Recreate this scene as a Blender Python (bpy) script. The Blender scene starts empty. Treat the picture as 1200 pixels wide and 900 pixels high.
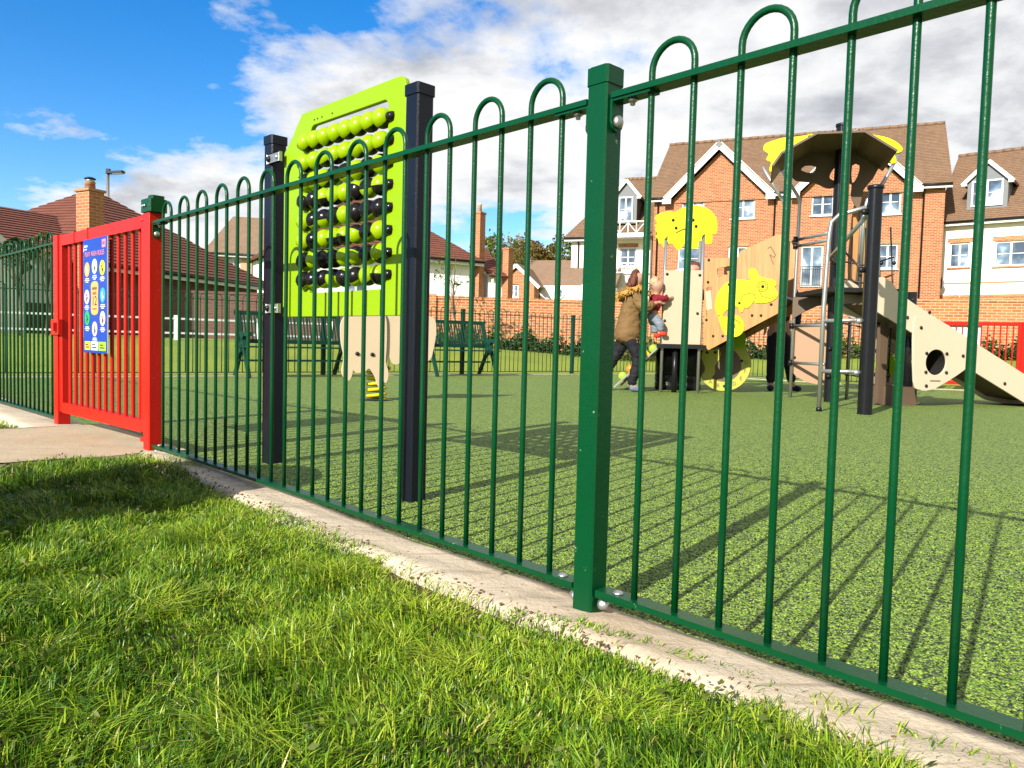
import bpy, bmesh, math, random
import numpy as np
from mathutils import Vector, Matrix
R = math.radians
S = bpy.context.scene
COL = S.collection
# ------------------------------------------------------------------ camera, sun, sky
cam_d = bpy.data.cameras.new('camera'); cam = bpy.data.objects.new('camera', cam_d); COL.objects.link(cam)
S.camera = cam
pitch, roll = .0529, .0259
cp, sp = math.cos(pitch), math.sin(pitch)
Fv = Vector((0, cp, -sp)); Rv = Vector((1, 0, 0)); Uv = Rv.cross(Fv)
R2 = math.cos(roll)*Rv + math.sin(roll)*Uv; U2 = -math.sin(roll)*Rv + math.cos(roll)*Uv
cam.matrix_world = Matrix(((R2.x, U2.x, -Fv.x, 0), (R2.y, U2.y, -Fv.y, 0), (R2.z, U2.z, -Fv.z, .585), (0, 0, 0, 1)))
cam_d.sensor_width = 36; cam_d.lens = 36*900/1200; cam_d.clip_start = .02; cam_d.clip_end = 3000
SUN_EL, SUN_AZ = R(29), R(214.3)          # azimuth clockwise from +Y
sd = Vector((math.sin(SUN_AZ)*math.cos(SUN_EL), math.cos(SUN_AZ)*math.cos(SUN_EL), math.sin(SUN_EL)))
sl = bpy.data.lights.new('sun', 'SUN'); sun = bpy.data.objects.new('sun', sl); COL.objects.link(sun)
sl.energy = 5.0; sl.angle = R(.5); sl.color = (1, .95, .85)
sun.rotation_euler = sd.to_track_quat('Z', 'Y').to_euler(); sun.location = (-20, -20, 30)
S.view_settings.view_transform = 'Standard'; S.view_settings.look = 'None'
S.view_settings.exposure = 1.1; S.view_settings.gamma = 1
W = bpy.data.worlds.new('World'); S.world = W; W.use_nodes = True
nt = W.node_tree; nt.nodes.clear()
def N(nt, t, **k):
    n = nt.nodes.new(t)
    for a, b in k.items():
        if a.startswith('i_'):
            key = a[2:]
            n.inputs[int(key) if key.isdigit() else key.replace('_', ' ')].default_value = b
        else: setattr(n, a, b)
    return n
def mth(nt, op, a, b=None, c=None, clamp=False):
    n = nt.nodes.new('ShaderNodeMath'); n.operation = op; n.use_clamp = clamp
    for i, v in enumerate((a, b, c)):
        if v is None: continue
        if isinstance(v, (int, float)): n.inputs[i].default_value = v
        else: nt.links.new(v, n.inputs[i])
    return n.outputs[0]
def ramp(nt, fac, stops, interp='LINEAR'):
    n = nt.nodes.new('ShaderNodeValToRGB'); n.color_ramp.interpolation = interp
    el = n.color_ramp.elements
    while len(el) < len(stops): el.new(.5)
    for e, (p, c) in zip(el, stops):
        e.position = p; e.color = (*c, 1) if len(c) == 3 else c
    nt.links.new(fac, n.inputs[0]); return n.outputs[0]
def mix(nt, fac, a, b, mode='MIX'):
    n = nt.nodes.new('ShaderNodeMix'); n.data_type = 'RGBA'; n.blend_type = mode; n.clamp_factor = True
    for s, v in ((n.inputs[0], fac), (n.inputs[6], a), (n.inputs[7], b)):
        if isinstance(v, (int, float)): s.default_value = v
        elif isinstance(v, tuple): s.default_value = (*v, 1) if len(v) == 3 else v
        else: nt.links.new(v, s)
    return n.outputs[2]
sky = N(nt, 'ShaderNodeTexSky', sky_type='NISHITA', sun_disc=False, sun_elevation=SUN_EL, sun_rotation=SUN_AZ,
        air_density=1.0, dust_density=.6, ozone_density=3.0)
hs = N(nt, 'ShaderNodeHueSaturation', i_Saturation=1.42, i_Value=2.05, i_Hue=.506); nt.links.new(sky.outputs[0], hs.inputs['Color'])
tc = N(nt, 'ShaderNodeTexCoord')
sep = N(nt, 'ShaderNodeSeparateXYZ'); nt.links.new(tc.outputs['Generated'], sep.inputs[0])
den = mth(nt, 'ADD', mth(nt, 'MAXIMUM', sep.outputs[2], 0.0), .22)
cx = mth(nt, 'DIVIDE', sep.outputs[0], den); cy = mth(nt, 'DIVIDE', sep.outputs[1], den)
cmb = N(nt, 'ShaderNodeCombineXYZ'); nt.links.new(cx, cmb.inputs[0]); nt.links.new(cy, cmb.inputs[1])
def noise(nt, vec, scale, detail=8, rough=.55, dist=0, off=None):
    n = N(nt, 'ShaderNodeTexNoise', i_Scale=scale, i_Detail=detail, i_Roughness=rough, i_Distortion=dist)
    if off:
        m = N(nt, 'ShaderNodeMapping'); m.inputs['Location'].default_value = off
        nt.links.new(vec, m.inputs[0]); vec = m.outputs[0]
    if vec is not None: nt.links.new(vec, n.inputs['Vector'])
    return n.outputs[0]
CL_OFF = (3.1, 1.7, 0)
n1 = noise(nt, cmb.outputs[0], .75, 10, .56, .25, CL_OFF)
n2 = noise(nt, cmb.outputs[0], 2.3, 9, .6, .1, (7, 3, 1))
bias = mth(nt, 'MULTIPLY', mth(nt, 'ADD', sep.outputs[0], .34), .58)          # the cloud bank lies to the east
bias = mth(nt, 'MINIMUM', mth(nt, 'MAXIMUM', bias, -.20), .19)
dens = mth(nt, 'ADD', mth(nt, 'ADD', n1, bias), mth(nt, 'MULTIPLY', mth(nt, 'SUBTRACT', n2, .5), .55))
cmask = ramp(nt, dens, [(.49, (0, 0, 0)), (.535, (.6,)*3), (.59, (1,)*3)])
def billow(off):      # fine cloud relief, sampled a little towards the sun for the lit and shaded sides
    return noise(nt, cmb.outputs[0], 2.6, 8, .58, .15, (7+off[0], 3+off[1], 1))
rel = mth(nt, 'SUBTRACT', billow((0, 0)), billow((-.10, -.15)))
n3 = noise(nt, cmb.outputs[0], 1.2, 6, .55, .2, (1.3, 9, 2))
sh = mth(nt, 'ADD', mth(nt, 'MULTIPLY', rel, -1.1), mth(nt, 'ADD', mth(nt, 'MULTIPLY', n3, .55), mth(nt, 'MULTIPLY', dens, .38)))
shade = ramp(nt, sh, [(.40, (9.8, 9.8, 9.8)), (.55, (8.5, 8.55, 8.7)), (.66, (6.6, 6.75, 7.1)), (.80, (4.8, 4.95, 5.4))])
skyc = mix(nt, cmask, hs.outputs[0], shade)
bg = N(nt, 'ShaderNodeBackground', i_Strength=.05); nt.links.new(skyc, bg.inputs[0])
wo = N(nt, 'ShaderNodeOutputWorld'); nt.links.new(bg.outputs[0], wo.inputs[0])
S.cycles.max_bounces = 6; S.cycles.transparent_max_bounces = 8

# ------------------------------------------------------------------ materials
ALBEDO = .66
def dim(nt, c, k=None):
    n = nt.nodes.new('ShaderNodeVectorMath'); n.operation = 'SCALE'; n.inputs['Scale'].default_value = k or ALBEDO
    nt.links.new(c, n.inputs[0]); return n.outputs[0]
def new_mat(name):
    m = bpy.data.materials.new(name); m.use_nodes = True
    nt = m.node_tree; b = nt.nodes['Principled BSDF']; return m, nt, b
def bump(nt, b, h, dist=.01, strength=.6):
    n = N(nt, 'ShaderNodeBump', i_Distance=dist, i_Strength=strength); nt.links.new(h, n.inputs['Height'])
    nt.links.new(n.outputs[0], b.inputs['Normal'])
def paint(name, col, rough=.35, var=.12, scale=6, metal=0, bumpd=.0006, wear=None, wear_amt=.64):
    m, nt, b = new_mat(name)
    tc = N(nt, 'ShaderNodeTexCoord'); v = tc.outputs['Object']
    f = noise(nt, v, scale, 5, .6)
    c = mix(nt, f, tuple(x*(1-var) for x in col), tuple(min(1, x*(1+var)) for x in col))
    if wear:
        w = noise(nt, v, 38, 6, .7, 0, (3, 5, 1))
        wm = ramp(nt, w, [(wear_amt, (0,)*3), (wear_amt+.05, (1,)*3)])
        c = mix(nt, wm, c, wear)
    c = dim(nt, c); nt.links.new(c, b.inputs['Base Color'])
    b.inputs['Specular IOR Level'].default_value = .22; b.inputs['Roughness'].default_value = rough; b.inputs['Metallic'].default_value = metal
    if bumpd: bump(nt, b, noise(nt, v, scale*18, 4, .6), bumpd*3, .5)
    return m
def brick(name, c1, c2, mortar, bw=.225, rh=.075, soft=.35):
    m, nt, b = new_mat(name)
    uv = N(nt, 'ShaderNodeUVMap')
    t = N(nt, 'ShaderNodeTexBrick', i_Scale=1.0, i_Mortar_Size=.0095, i_Mortar_Smooth=.15, i_Bias=0.0, i_Brick_Width=bw, i_Row_Height=rh)
    t.inputs['Color1'].default_value = (*c1, 1); t.inputs['Color2'].default_value = (*c2, 1); t.inputs['Mortar'].default_value = (*mortar, 1)
    nt.links.new(uv.outputs[0], t.inputs['Vector'])
    f = noise(nt, uv.outputs[0], .9, 6, .65)
    c = mix(nt, soft, t.outputs[0], mix(nt, f, tuple(x*.6 for x in c1), tuple(min(1, x*1.35) for x in c2)), 'MIX')
    c = dim(nt, c); nt.links.new(c, b.inputs['Base Color']); b.inputs['Roughness'].default_value = .85
    bump(nt, b, mth(nt, 'SUBTRACT', 1.0, t.outputs['Fac']), .012, .6)
    return m
def tiles(name, c1, c2, bw=.17, rh=.12):
    m, nt, b = new_mat(name)
    uv = N(nt, 'ShaderNodeUVMap')
    t = N(nt, 'ShaderNodeTexBrick', i_Scale=1.0, i_Mortar_Size=.006, i_Mortar_Smooth=.3, i_Bias=0.0, i_Brick_Width=bw, i_Row_Height=rh)
    t.inputs['Color1'].default_value = (*c1, 1); t.inputs['Color2'].default_value = (*c2, 1); t.inputs['Mortar'].default_value = (*[x*.35 for x in c1], 1)
    nt.links.new(uv.outputs[0], t.inputs['Vector'])
    f = noise(nt, uv.outputs[0], .7, 6, .65)
    c = mix(nt, .4, t.outputs[0], mix(nt, f, tuple(x*.65 for x in c1), tuple(min(1, x*1.3) for x in c2)))
    c = dim(nt, c); nt.links.new(c, b.inputs['Base Color']); b.inputs['Roughness'].default_value = .8
    bump(nt, b, mth(nt, 'SUBTRACT', 1.0, t.outputs['Fac']), .015, .5)
    return m
def render_mat(name, col):
    m, nt, b = new_mat(name)
    uv = N(nt, 'ShaderNodeUVMap')
    f = noise(nt, uv.outputs[0], .8, 6, .65)
    nt.links.new(dim(nt, mix(nt, f, tuple(x*.88 for x in col), tuple(min(1, x*1.06) for x in col)), .92), b.inputs['Base Color'])
    b.inputs['Roughness'].default_value = .9
    bump(nt, b, noise(nt, uv.outputs[0], 90, 3, .6), .004, .4)
    return m
M = {}
M['green'] = paint('green_paint', (.0005, .063, .018), .30, .15, 5, wear=(.25, .30, .24), wear_amt=.715)
M['green_worn'] = paint('worn_green_paint', (.0005, .063, .018), .32, .18, 5, wear=(.34, .37, .31), wear_amt=.655)
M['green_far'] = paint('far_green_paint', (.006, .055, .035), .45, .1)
M['red'] = paint('red_paint', (.60, .012, .005), .36, .14, 5, wear=(.50, .22, .17), wear_amt=.672)
M['navy'] = paint('navy_post_paint', (.007, .009, .016), .33, .2, 7, wear=(.11, .10, .09), wear_amt=.73)
M['zinc'] = paint('zinc_metal', (.55, .56, .54), .38, .15, 20, metal=.8)
M['steel'] = paint('stainless_steel', (.52, .51, .49), .34, .1, 10, metal=.75)
M['black'] = paint('black_plastic', (.012, .012, .013), .3, .2, 8)
M['black_alu'] = paint('anthracite_metal', (.022, .023, .026), .25, .2, 9, metal=.5)
M['lime'] = paint('lime_board', (.27, .45, .002), .38, .05, 4)
M['lime_bead'] = paint('lime_bead_plastic', (.32, .50, .002), .22, .04, 6)
M['black_bead'] = paint('black_bead_plastic', (.012, .011, .010), .18, .1, 6)
M['yellow'] = paint('yellow_board', (.80, .72, .003), .42, .05, 4)
M['yellow_line'] = paint('yellow_engraving', (.16, .15, .002), .5, .05, 4)
M['cream'] = paint('cream_board', (.62, .49, .33), .5, .05, 4)
M['beige'] = paint('beige_board', (.52, .41, .28), .5, .06, 4)
M['slide'] = paint('slide_board', (.66, .55, .40), .5, .07, 4)
M['pinkish'] = paint('tan_board', (.42, .25, .15), .5, .05, 4)
M['brown'] = paint('brown_board', (.14, .092, .060), .5, .1, 4)
M['spring'] = paint('yellow_spring_paint', (.80, .62, .01), .35, .1, 5)
M['dark'] = paint('dark_gap', (.015, .013, .012), .7, .1, 5)
M['olive'] = paint('olive_board', (.42, .42, .06), .5, .05, 4)
M['white'] = paint('white_trim', (.80, .80, .78), .45, .05, 3, bumpd=0)
M['white_sign'] = paint('white_board', (.82, .82, .80), .5, .04, 3)
M['gutter'] = paint('black_gutter', (.015, .015, .016), .4, .1, 3, bumpd=0)
M['lead'] = paint('grey_lead', (.20, .21, .22), .6, .15, 6)
M['ply_blue'] = paint('sign_blue', (.004, .05, .42), .3, .05, 6, bumpd=0)
for n_, c_ in dict(pink=(.85, .28, .42), orange=(.85, .42, .12), white=(.85, .85, .85), yel=(.85, .68, .03), skyb=(.04, .38, .75), green=(.02, .42, .12), lgreen=(.40, .75, .03), red=(.75, .04, .06), ink=(.03, .03, .05), lpink=(.85, .60, .66)).items():
    M['p_'+n_] = paint('print_'+n_, c_, .4, .03, 4, bumpd=0)
M['brick_or'] = brick('orange_brick', (.26, .052, .012), (.52, .145, .038), (.62, .45, .28), soft=.15)
M['brick_wall'] = brick('boundary_brick', (.34, .090, .022), (.60, .215, .06), (.62, .46, .28), soft=.15)
M['brick_dk'] = brick('dark_brick', (.11, .038, .026), (.19, .07, .045), (.17, .13, .11))
M['brick_ch'] = brick('chimney_brick', (.36, .095, .03), (.52, .19, .06), (.52, .38, .25), soft=.2)
M['brick_tan'] = brick('tan_brick', (.62, .36, .19), (.72, .45, .25), (.6, .5, .38))
M['tile_br'] = tiles('brown_roof_tile', (.185, .105, .058), (.30, .175, .095), .165, .16)
M['tile_red'] = tiles('red_roof_tile', (.145, .040, .022), (.24, .068, .034), .2, .2)
M['tile_or'] = tiles('orange_roof_tile', (.26, .085, .035), (.36, .125, .05), .2, .2)
M['tile_tan'] = tiles('tan_roof_tile', (.30, .19, .12), (.40, .26, .165), .165, .16)
M['rend_w'] = render_mat('cream_render', (.80, .75, .66))
M['rend_w2'] = render_mat('white_render', (.78, .77, .74))
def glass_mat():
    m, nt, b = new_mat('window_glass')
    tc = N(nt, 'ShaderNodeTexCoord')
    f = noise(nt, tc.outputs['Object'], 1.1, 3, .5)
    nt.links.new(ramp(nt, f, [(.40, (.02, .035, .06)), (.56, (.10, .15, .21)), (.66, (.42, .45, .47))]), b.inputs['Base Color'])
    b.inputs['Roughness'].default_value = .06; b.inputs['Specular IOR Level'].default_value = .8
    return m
M['glass'] = glass_mat()
def wood_mat():
    m, nt, b = new_mat('wood_grain_board')
    tc = N(nt, 'ShaderNodeTexCoord'); mp = N(nt, 'ShaderNodeMapping'); mp.inputs['Scale'].default_value = (14, 3, .9)
    nt.links.new(tc.outputs['Object'], mp.inputs[0])
    f = noise(nt, mp.outputs[0], 2.2, 6, .65, .6)
    nt.links.new(dim(nt, ramp(nt, f, [(.3, (.34, .145, .030)), (.5, (.47, .215, .050)), (.7, (.54, .27, .072))])), b.inputs['Base Color'])
    b.inputs['Roughness'].default_value = .5
    return m
M['wood'] = wood_mat()
def rubber_mat():
    m, nt, b = new_mat('green_rubber_granules')
    tc = N(nt, 'ShaderNodeTexCoord'); v = tc.outputs['Object']
    wv = N(nt, 'ShaderNodeTexNoise', i_Scale=70, i_Detail=2); nt.links.new(v, wv.inputs['Vector'])
    ad = N(nt, 'ShaderNodeVectorMath', operation='MULTIPLY_ADD'); ad.inputs[1].default_value = (.006,)*3
    nt.links.new(wv.outputs['Color'], ad.inputs[0]); nt.links.new(v, ad.inputs[2])
    vo = N(nt, 'ShaderNodeTexVoronoi', i_Scale=135, feature='F1'); nt.links.new(ad.outputs[0], vo.inputs['Vector'])
    ve = N(nt, 'ShaderNodeTexVoronoi', i_Scale=135, feature='DISTANCE_TO_EDGE'); nt.links.new(ad.outputs[0], ve.inputs['Vector'])
    sp_ = N(nt, 'ShaderNodeSeparateXYZ'); nt.links.new(vo.outputs['Color'], sp_.inputs[0])
    big = noise(nt, v, .8, 5, .6)
    cell = ramp(nt, sp_.outputs[0], [(0, (.010, .025, .006)), (.24, (.020, .05, .010)), (.30, (.15, .28, .024)), (.60, (.27, .45, .042)), (.85, (.38, .54, .065)), (1, (.46, .60, .10))])
    c = mix(nt, ramp(nt, ve.outputs['Distance'], [(0, (.95,)*3), (.11, (0,)*3)]), cell, (.008, .014, .004))
    c = mix(nt, mth(nt, 'MULTIPLY', big, .25), c, (.27, .40, .05), 'MIX')
    spot = ramp(nt, noise(nt, v, 1.1, 3, .5, 0, (2.2, 6.1, 0)), [(.735, (0,)*3), (.76, (.5,)*3)])
    c = mix(nt, spot, c, (.30, .22, .09))
    c = dim(nt, c); nt.links.new(c, b.inputs['Base Color']); b.inputs['Roughness'].default_value = .75
    h = mth(nt, 'ADD', mth(nt, 'MINIMUM', mth(nt, 'MULTIPLY', ve.outputs['Distance'], 2.2), .6), mth(nt, 'MULTIPLY', sp_.outputs[1], .5))
    bump(nt, b, h, .006, .9)
    return m
M['rubber'] = rubber_mat()
def granule_mat():
    m, nt, b = new_mat('rubber_granule')
    at_ = N(nt, 'ShaderNodeAttribute', attribute_name='tint')
    c = ramp(nt, at_.outputs['Fac'], [(0, (.008, .018, .005)), (.35, (.018, .048, .009)), (.40, (.10, .20, .016)), (.68, (.20, .34, .032)), (1, (.40, .52, .075))])
    c = dim(nt, c); nt.links.new(c, b.inputs['Base Color']); b.inputs['Roughness'].default_value = .6; b.inputs['Specular IOR Level'].default_value = .3
    return m
M['granule'] = granule_mat()
def concrete_mat(name, ca, cb, dark):
    m, nt, b = new_mat(name)
    tc = N(nt, 'ShaderNodeTexCoord'); v = tc.outputs['Object']
    f = noise(nt, v, 5, 8, .7); g = noise(nt, v, 60, 4, .7, 0, (5, 2, 0)); k = noise(nt, v, 2.1, 5, .6, .4, (9, 2, 0))
    c = mix(nt, f, ca, cb)
    c = mix(nt, ramp(nt, g, [(.60, (0,)*3), (.72, (.75,)*3)]), c, dark)
    c = mix(nt, ramp(nt, k, [(.50, (0,)*3), (.66, (.65,)*3)]), c, tuple((a*.5+d*.5) for a, d in zip(ca, (.42, .25, .10))))
    mp = N(nt, 'ShaderNodeMapping'); mp.inputs['Rotation'].default_value = (0, 0, .80); mp.inputs['Scale'].default_value = (3, 42, 1); nt.links.new(v, mp.inputs[0])
    st = noise(nt, mp.outputs[0], 1, 6, .65, .5); c = mix(nt, ramp(nt, st, [(.52, (0,)*3), (.68, (.5,)*3)]), c, dark)
    c = dim(nt, c); nt.links.new(c, b.inputs['Base Color']); b.inputs['Roughness'].default_value = .9
    bump(nt, b, mth(nt, 'ADD', f, mth(nt, 'MULTIPLY', g, .5)), .012, .7)
    return m
M['kerb'] = concrete_mat('concrete_footing', (.52, .42, .29), (.72, .61, .46), (.22, .15, .09))
M['soil'] = paint('dry_soil', (.20, .115, .05), .95, .5, 40)
M['path'] = concrete_mat('worn_path_concrete', (.46, .36, .22), (.58, .47, .31), (.28, .20, .11))
def lawn_mat():
    m, nt, b = new_mat('lawn')
    tc = N(nt, 'ShaderNodeTexCoord'); v = tc.outputs['Object']
    f = noise(nt, v, 7, 10, .75); g = noise(nt, v, .5, 5, .6, 0, (4, 4, 0))
    mp = N(nt, 'ShaderNodeMapping'); mp.inputs['Scale'].default_value = (60, 16, 1); nt.links.new(v, mp.inputs[0])
    s_ = noise(nt, mp.outputs[0], 1.0, 5, .7)
    c = mix(nt, s_, (.13, .21, .008), (.40, .50, .016))
    c = mix(nt, ramp(nt, f, [(.42, (0,)*3), (.66, (.7,)*3)]), c, (.36, .38, .022))
    c = mix(nt, ramp(nt, g, [(.45, (0,)*3), (.65, (.4,)*3)]), c, (.10, .17, .012))
    sep = N(nt, 'ShaderNodeSeparateXYZ'); nt.links.new(v, sep.inputs[0])
    dn = N(nt, 'ShaderNodeVectorMath', operation='DOT_PRODUCT'); nt.links.new(v, dn.inputs[0]); dn.inputs[1].default_value = (-.726, -.6876, 0)
    dt = N(nt, 'ShaderNodeVectorMath', operation='DOT_PRODUCT'); nt.links.new(v, dt.inputs[0]); dt.inputs[1].default_value = (-.6876, .726, 0)
    a1 = mth(nt, 'LESS_THAN', mth(nt, 'ADD', dn.outputs['Value'], mth(nt, 'MULTIPLY', f, .5)), 2.5)      # soil shows between the blades near the footing
    a2 = mth(nt, 'LESS_THAN', mth(nt, 'ADD', dt.outputs['Value'], mth(nt, 'MULTIPLY', f, .5)), 9.1)
    near = mth(nt, 'MULTIPLY', mth(nt, 'MULTIPLY', a1, a2), mth(nt, 'GREATER_THAN', dn.outputs['Value'], -1.6))
    soil = mix(nt, f, (.045, .040, .014), (.18, .12, .045))
    c = mix(nt, near, c, soil)
    c = dim(nt, c); nt.links.new(c, b.inputs['Base Color']); b.inputs['Roughness'].default_value = .9
    bump(nt, b, s_, .05, .8)
    return m
M['lawn'] = lawn_mat()
def leaf_mat(name, ca, cb, tr=.35):
    m, nt, b = new_mat(name)
    at_ = N(nt, 'ShaderNodeAttribute', attribute_name='tint')
    c = ramp(nt, at_.outputs['Fac'], [(0, ca), (1, cb)])
    c = dim(nt, c); nt.links.new(c, b.inputs['Base Color']); b.inputs['Roughness'].default_value = .55; b.inputs['Specular IOR Level'].default_value = .25
    t = N(nt, 'ShaderNodeBsdfTranslucent'); nt.links.new(c, t.inputs[0])
    mx = N(nt, 'ShaderNodeMixShader', i_0=tr); nt.links.new(b.outputs[0], mx.inputs[1]); nt.links.new(t.outputs[0], mx.inputs[2])
    nt.links.new(mx.outputs[0], nt.nodes['Material Output'].inputs[0])
    return m
def grass_mat():
    m, nt, b = new_mat('grass_blades')
    at_ = N(nt, 'ShaderNodeAttribute', attribute_name='tint')
    c = ramp(nt, at_.outputs['Fac'], [(0, (.018, .060, .004)), (.32, (.060, .170, .005)), (.62, (.20, .375, .010)), (.86, (.42, .54, .03)), (1, (.62, .48, .16))])
    c = dim(nt, c); nt.links.new(c, b.inputs['Base Color']); b.inputs['Roughness'].default_value = .42; b.inputs['Specular IOR Level'].default_value = .35
    t = N(nt, 'ShaderNodeBsdfTranslucent'); nt.links.new(c, t.inputs[0])
    mx = N(nt, 'ShaderNodeMixShader', i_0=.2); nt.links.new(b.outputs[0], mx.inputs[1]); nt.links.new(t.outputs[0], mx.inputs[2])
    nt.links.new(mx.outputs[0], nt.nodes['Material Output'].inputs[0])
    return m
M['grass'] = grass_mat()
M['leaf_autumn'] = leaf_mat('autumn_leaves', (.10, .085, .012), (.34, .20, .03))
M['leaf_green'] = leaf_mat('green_leaves', (.045, .085, .010), (.20, .24, .03))
M['leaf_dark'] = leaf_mat('dark_leaves', (.012, .045, .012), (.06, .12, .02))
M['bark'] = paint('bark', (.16, .12, .09), .9, .3, 9)
M['skin'] = paint('skin', (.50, .28, .19), .5, .05, 8, bumpd=0)
M['hair'] = paint('brown_hair', (.12, .035, .016), .5, .3, 30)
M['hair_l'] = paint('fair_hair', (.50, .33, .18), .5, .2, 30)
M['parka'] = paint('tan_parka', (.19, .11, .04), .8, .25, 9)
M['fur'] = paint('fur_trim', (.52, .27, .06), .9, .5, 34)
M['trouser'] = paint('black_trousers', (.012, .012, .016), .8, .3, 9)
M['navyc'] = paint('navy_clothes', (.008, .012, .03), .8, .3, 9)
M['redc'] = paint('red_clothes', (.22, .008, .02), .8, .2, 9)
M['greyc'] = paint('grey_blue_clothes', (.22, .25, .30), .8, .2, 9)
M['shoe'] = paint('blue_grey_shoe', (.14, .17, .24), .6, .2, 9)
M['redshoe'] = paint('red_shoe', (.75, .05, .03), .5, .1, 9)
M['sole'] = paint('white_sole', (.7, .7, .68), .6, .1, 9)
for i_, c_ in enumerate([(.75, .5, .02), (.85, .25, .03), (.35, .5, .05)]): M['hold%d' % i_] = paint('climbing_hold_%d' % i_, c_, .4, .05)

# ------------------------------------------------------------------ mesh helpers
def uvbox(me):
    n = len(me.polygons)
    if not n: return
    uv = me.uv_layers.new(name='UVMap')
    vc = np.empty(len(me.vertices)*3); me.vertices.foreach_get('co', vc); vc = vc.reshape(-1, 3)
    li = np.empty(len(me.loops), int); me.loops.foreach_get('vertex_index', li)
    nr = np.empty(n*3); me.polygons.foreach_get('normal', nr); nr = nr.reshape(-1, 3)
    lt = np.empty(n, int); me.polygons.foreach_get('loop_total', lt)
    ln = np.repeat(nr, lt, axis=0); p = vc[li]
    t = np.stack([-ln[:, 1], ln[:, 0], np.zeros(len(ln))], 1)
    L = np.linalg.norm(t, axis=1); flat = L < .15
    t[flat] = (1, 0, 0); L[flat] = 1; t /= L[:, None]
    b = np.cross(ln, t)
    out = np.stack([(p*t).sum(1), (p*b).sum(1)], 1).ravel()
    uv.data.foreach_set('uv', out)
class MB:
    def __init__(s): s.v = []; s.f = []; s.m = []; s.sm = []; s.mi = 0
    def add(s, vs, fs, smooth=False):
        o = len(s.v); s.v += [tuple(v) for v in vs]
        for f in fs: s.f.append(tuple(i+o for i in f)); s.m.append(s.mi); s.sm.append(smooth)
        return s
    def box(s, c, d, rot=None, bev=0):
        x, y, z = [k/2 for k in d]; c = Vector(c)
        if bev:
            pts = [(-x+bev, -y), (x-bev, -y), (x, -y+bev), (x, y-bev), (x-bev, y), (-x+bev, y), (-x, y-bev), (-x, -y+bev)]
            vs = [Vector((a, b, zz)) for zz in (-z, z) for a, b in pts]
            fs = [tuple(range(7, -1, -1)), tuple(range(8, 16))]+[(i, (i+1) % 8, 8+(i+1) % 8, 8+i) for i in range(8)]
        else:
            vs = [Vector((a, b, e)) for e in (-z, z) for a, b in ((-x, -y), (x, -y), (x, y), (-x, y))]
            fs = [(3, 2, 1, 0), (4, 5, 6, 7), (0, 1, 5, 4), (1, 2, 6, 5), (2, 3, 7, 6), (3, 0, 4, 7)]
        if rot is not None: vs = [rot @ v for v in vs]
        return s.add([v+c for v in vs], fs)
    def bar(s, a, b, w, h, up=(0, 0, 1)):
        a, b = Vector(a), Vector(b); d = b-a
        x = d.normalized(); y = Vector(up).cross(x)
        if y.length < 1e-4: y = Vector((0, 1, 0)).cross(x)
        y.normalize(); z = x.cross(y)
        m = Matrix((x, y, z)).transposed()
        return s.box((a+b)/2, (d.length, w, h), m)
    def tube(s, path, r, n=8, caps=True):
        P = [Vector(p) for p in path]; rr = r if isinstance(r, (list, tuple)) else [r]*len(P)
        T = []
        for i in range(len(P)):
            t = (P[min(i+1, len(P)-1)]-P[max(i-1, 0)]); T.append(t.normalized())
        u = T[0].orthogonal().normalized(); vs = []
        for i, p in enumerate(P):
            u = (u-T[i]*u.dot(T[i])); u = u.normalized() if u.length > 1e-6 else T[i].orthogonal().normalized()
            w = T[i].cross(u)
            for k in range(n):
                a = 2*math.pi*k/n; vs.append(p+(u*math.cos(a)+w*math.sin(a))*rr[i])
        fs = [(i*n+k, i*n+(k+1) % n, (i+1)*n+(k+1) % n, (i+1)*n+k) for i in range(len(P)-1) for k in range(n)]
        s.add(vs, fs, True)
        if caps:
            o = len(s.v)-len(vs)
            s.f.append(tuple(o+k for k in range(n-1, -1, -1))); s.f.append(tuple(o+(len(P)-1)*n+k for k in range(n)))
            s.m += [s.mi]*2; s.sm += [False]*2
        return s
    def lathe(s, c, prof, n=16, axis='Z'):
        c = Vector(c); vs = []
        for r, h in prof:
            for k in range(n):
                a = 2*math.pi*k/n; x, y = r*math.cos(a), r*math.sin(a)
                vs.append(c+(Vector((x, y, h)) if axis == 'Z' else Vector((x, h, -y)) if axis == 'Y' else Vector((h, x, y))))
        m = len(prof)
        fs = [(i*n+k, i*n+(k+1) % n, (i+1)*n+(k+1) % n, (i+1)*n+k) for i in range(m-1) for k in range(n)]
        s.add(vs, fs, True); o = len(s.v)-len(vs)
        s.f.append(tuple(o+k for k in range(n-1, -1, -1))); s.f.append(tuple(o+(m-1)*n+k for k in range(n)))
        s.m += [s.mi]*2; s.sm += [False]*2
        return s
    def quad(s, *p): return s.add(p, [tuple(range(len(p)))])
    def mesh(s, name, mats):
        me = bpy.data.meshes.new(name); me.from_pydata(s.v, [], s.f); me.update()
        for m in (mats if isinstance(mats, (list, tuple)) else [mats]): me.materials.append(m)
        me.polygons.foreach_set('material_index', s.m); me.polygons.foreach_set('use_smooth', s.sm)
        uvbox(me); return me
    def build(s, name, mats, parent=None, **k): return obj(name, s.mesh(name, mats), parent, **k)
def obj(name, me, parent=None, loc=None, rot=None, label=None):
    o = bpy.data.objects.new(name, me); COL.objects.link(o)
    if parent: o.parent = parent
    if loc is not None: o.location = loc
    if rot is not None: o.rotation_euler = rot
    if label: o['label'] = label
    return o
def thing(name, label, cat, loc=(0, 0, 0), rz=0, group=None):
    o = bpy.data.objects.new(name, None); COL.objects.link(o); o.location = loc; o.rotation_euler = (0, 0, rz)
    o.empty_display_size = .1
    return tag(o, label, cat, group)
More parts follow.
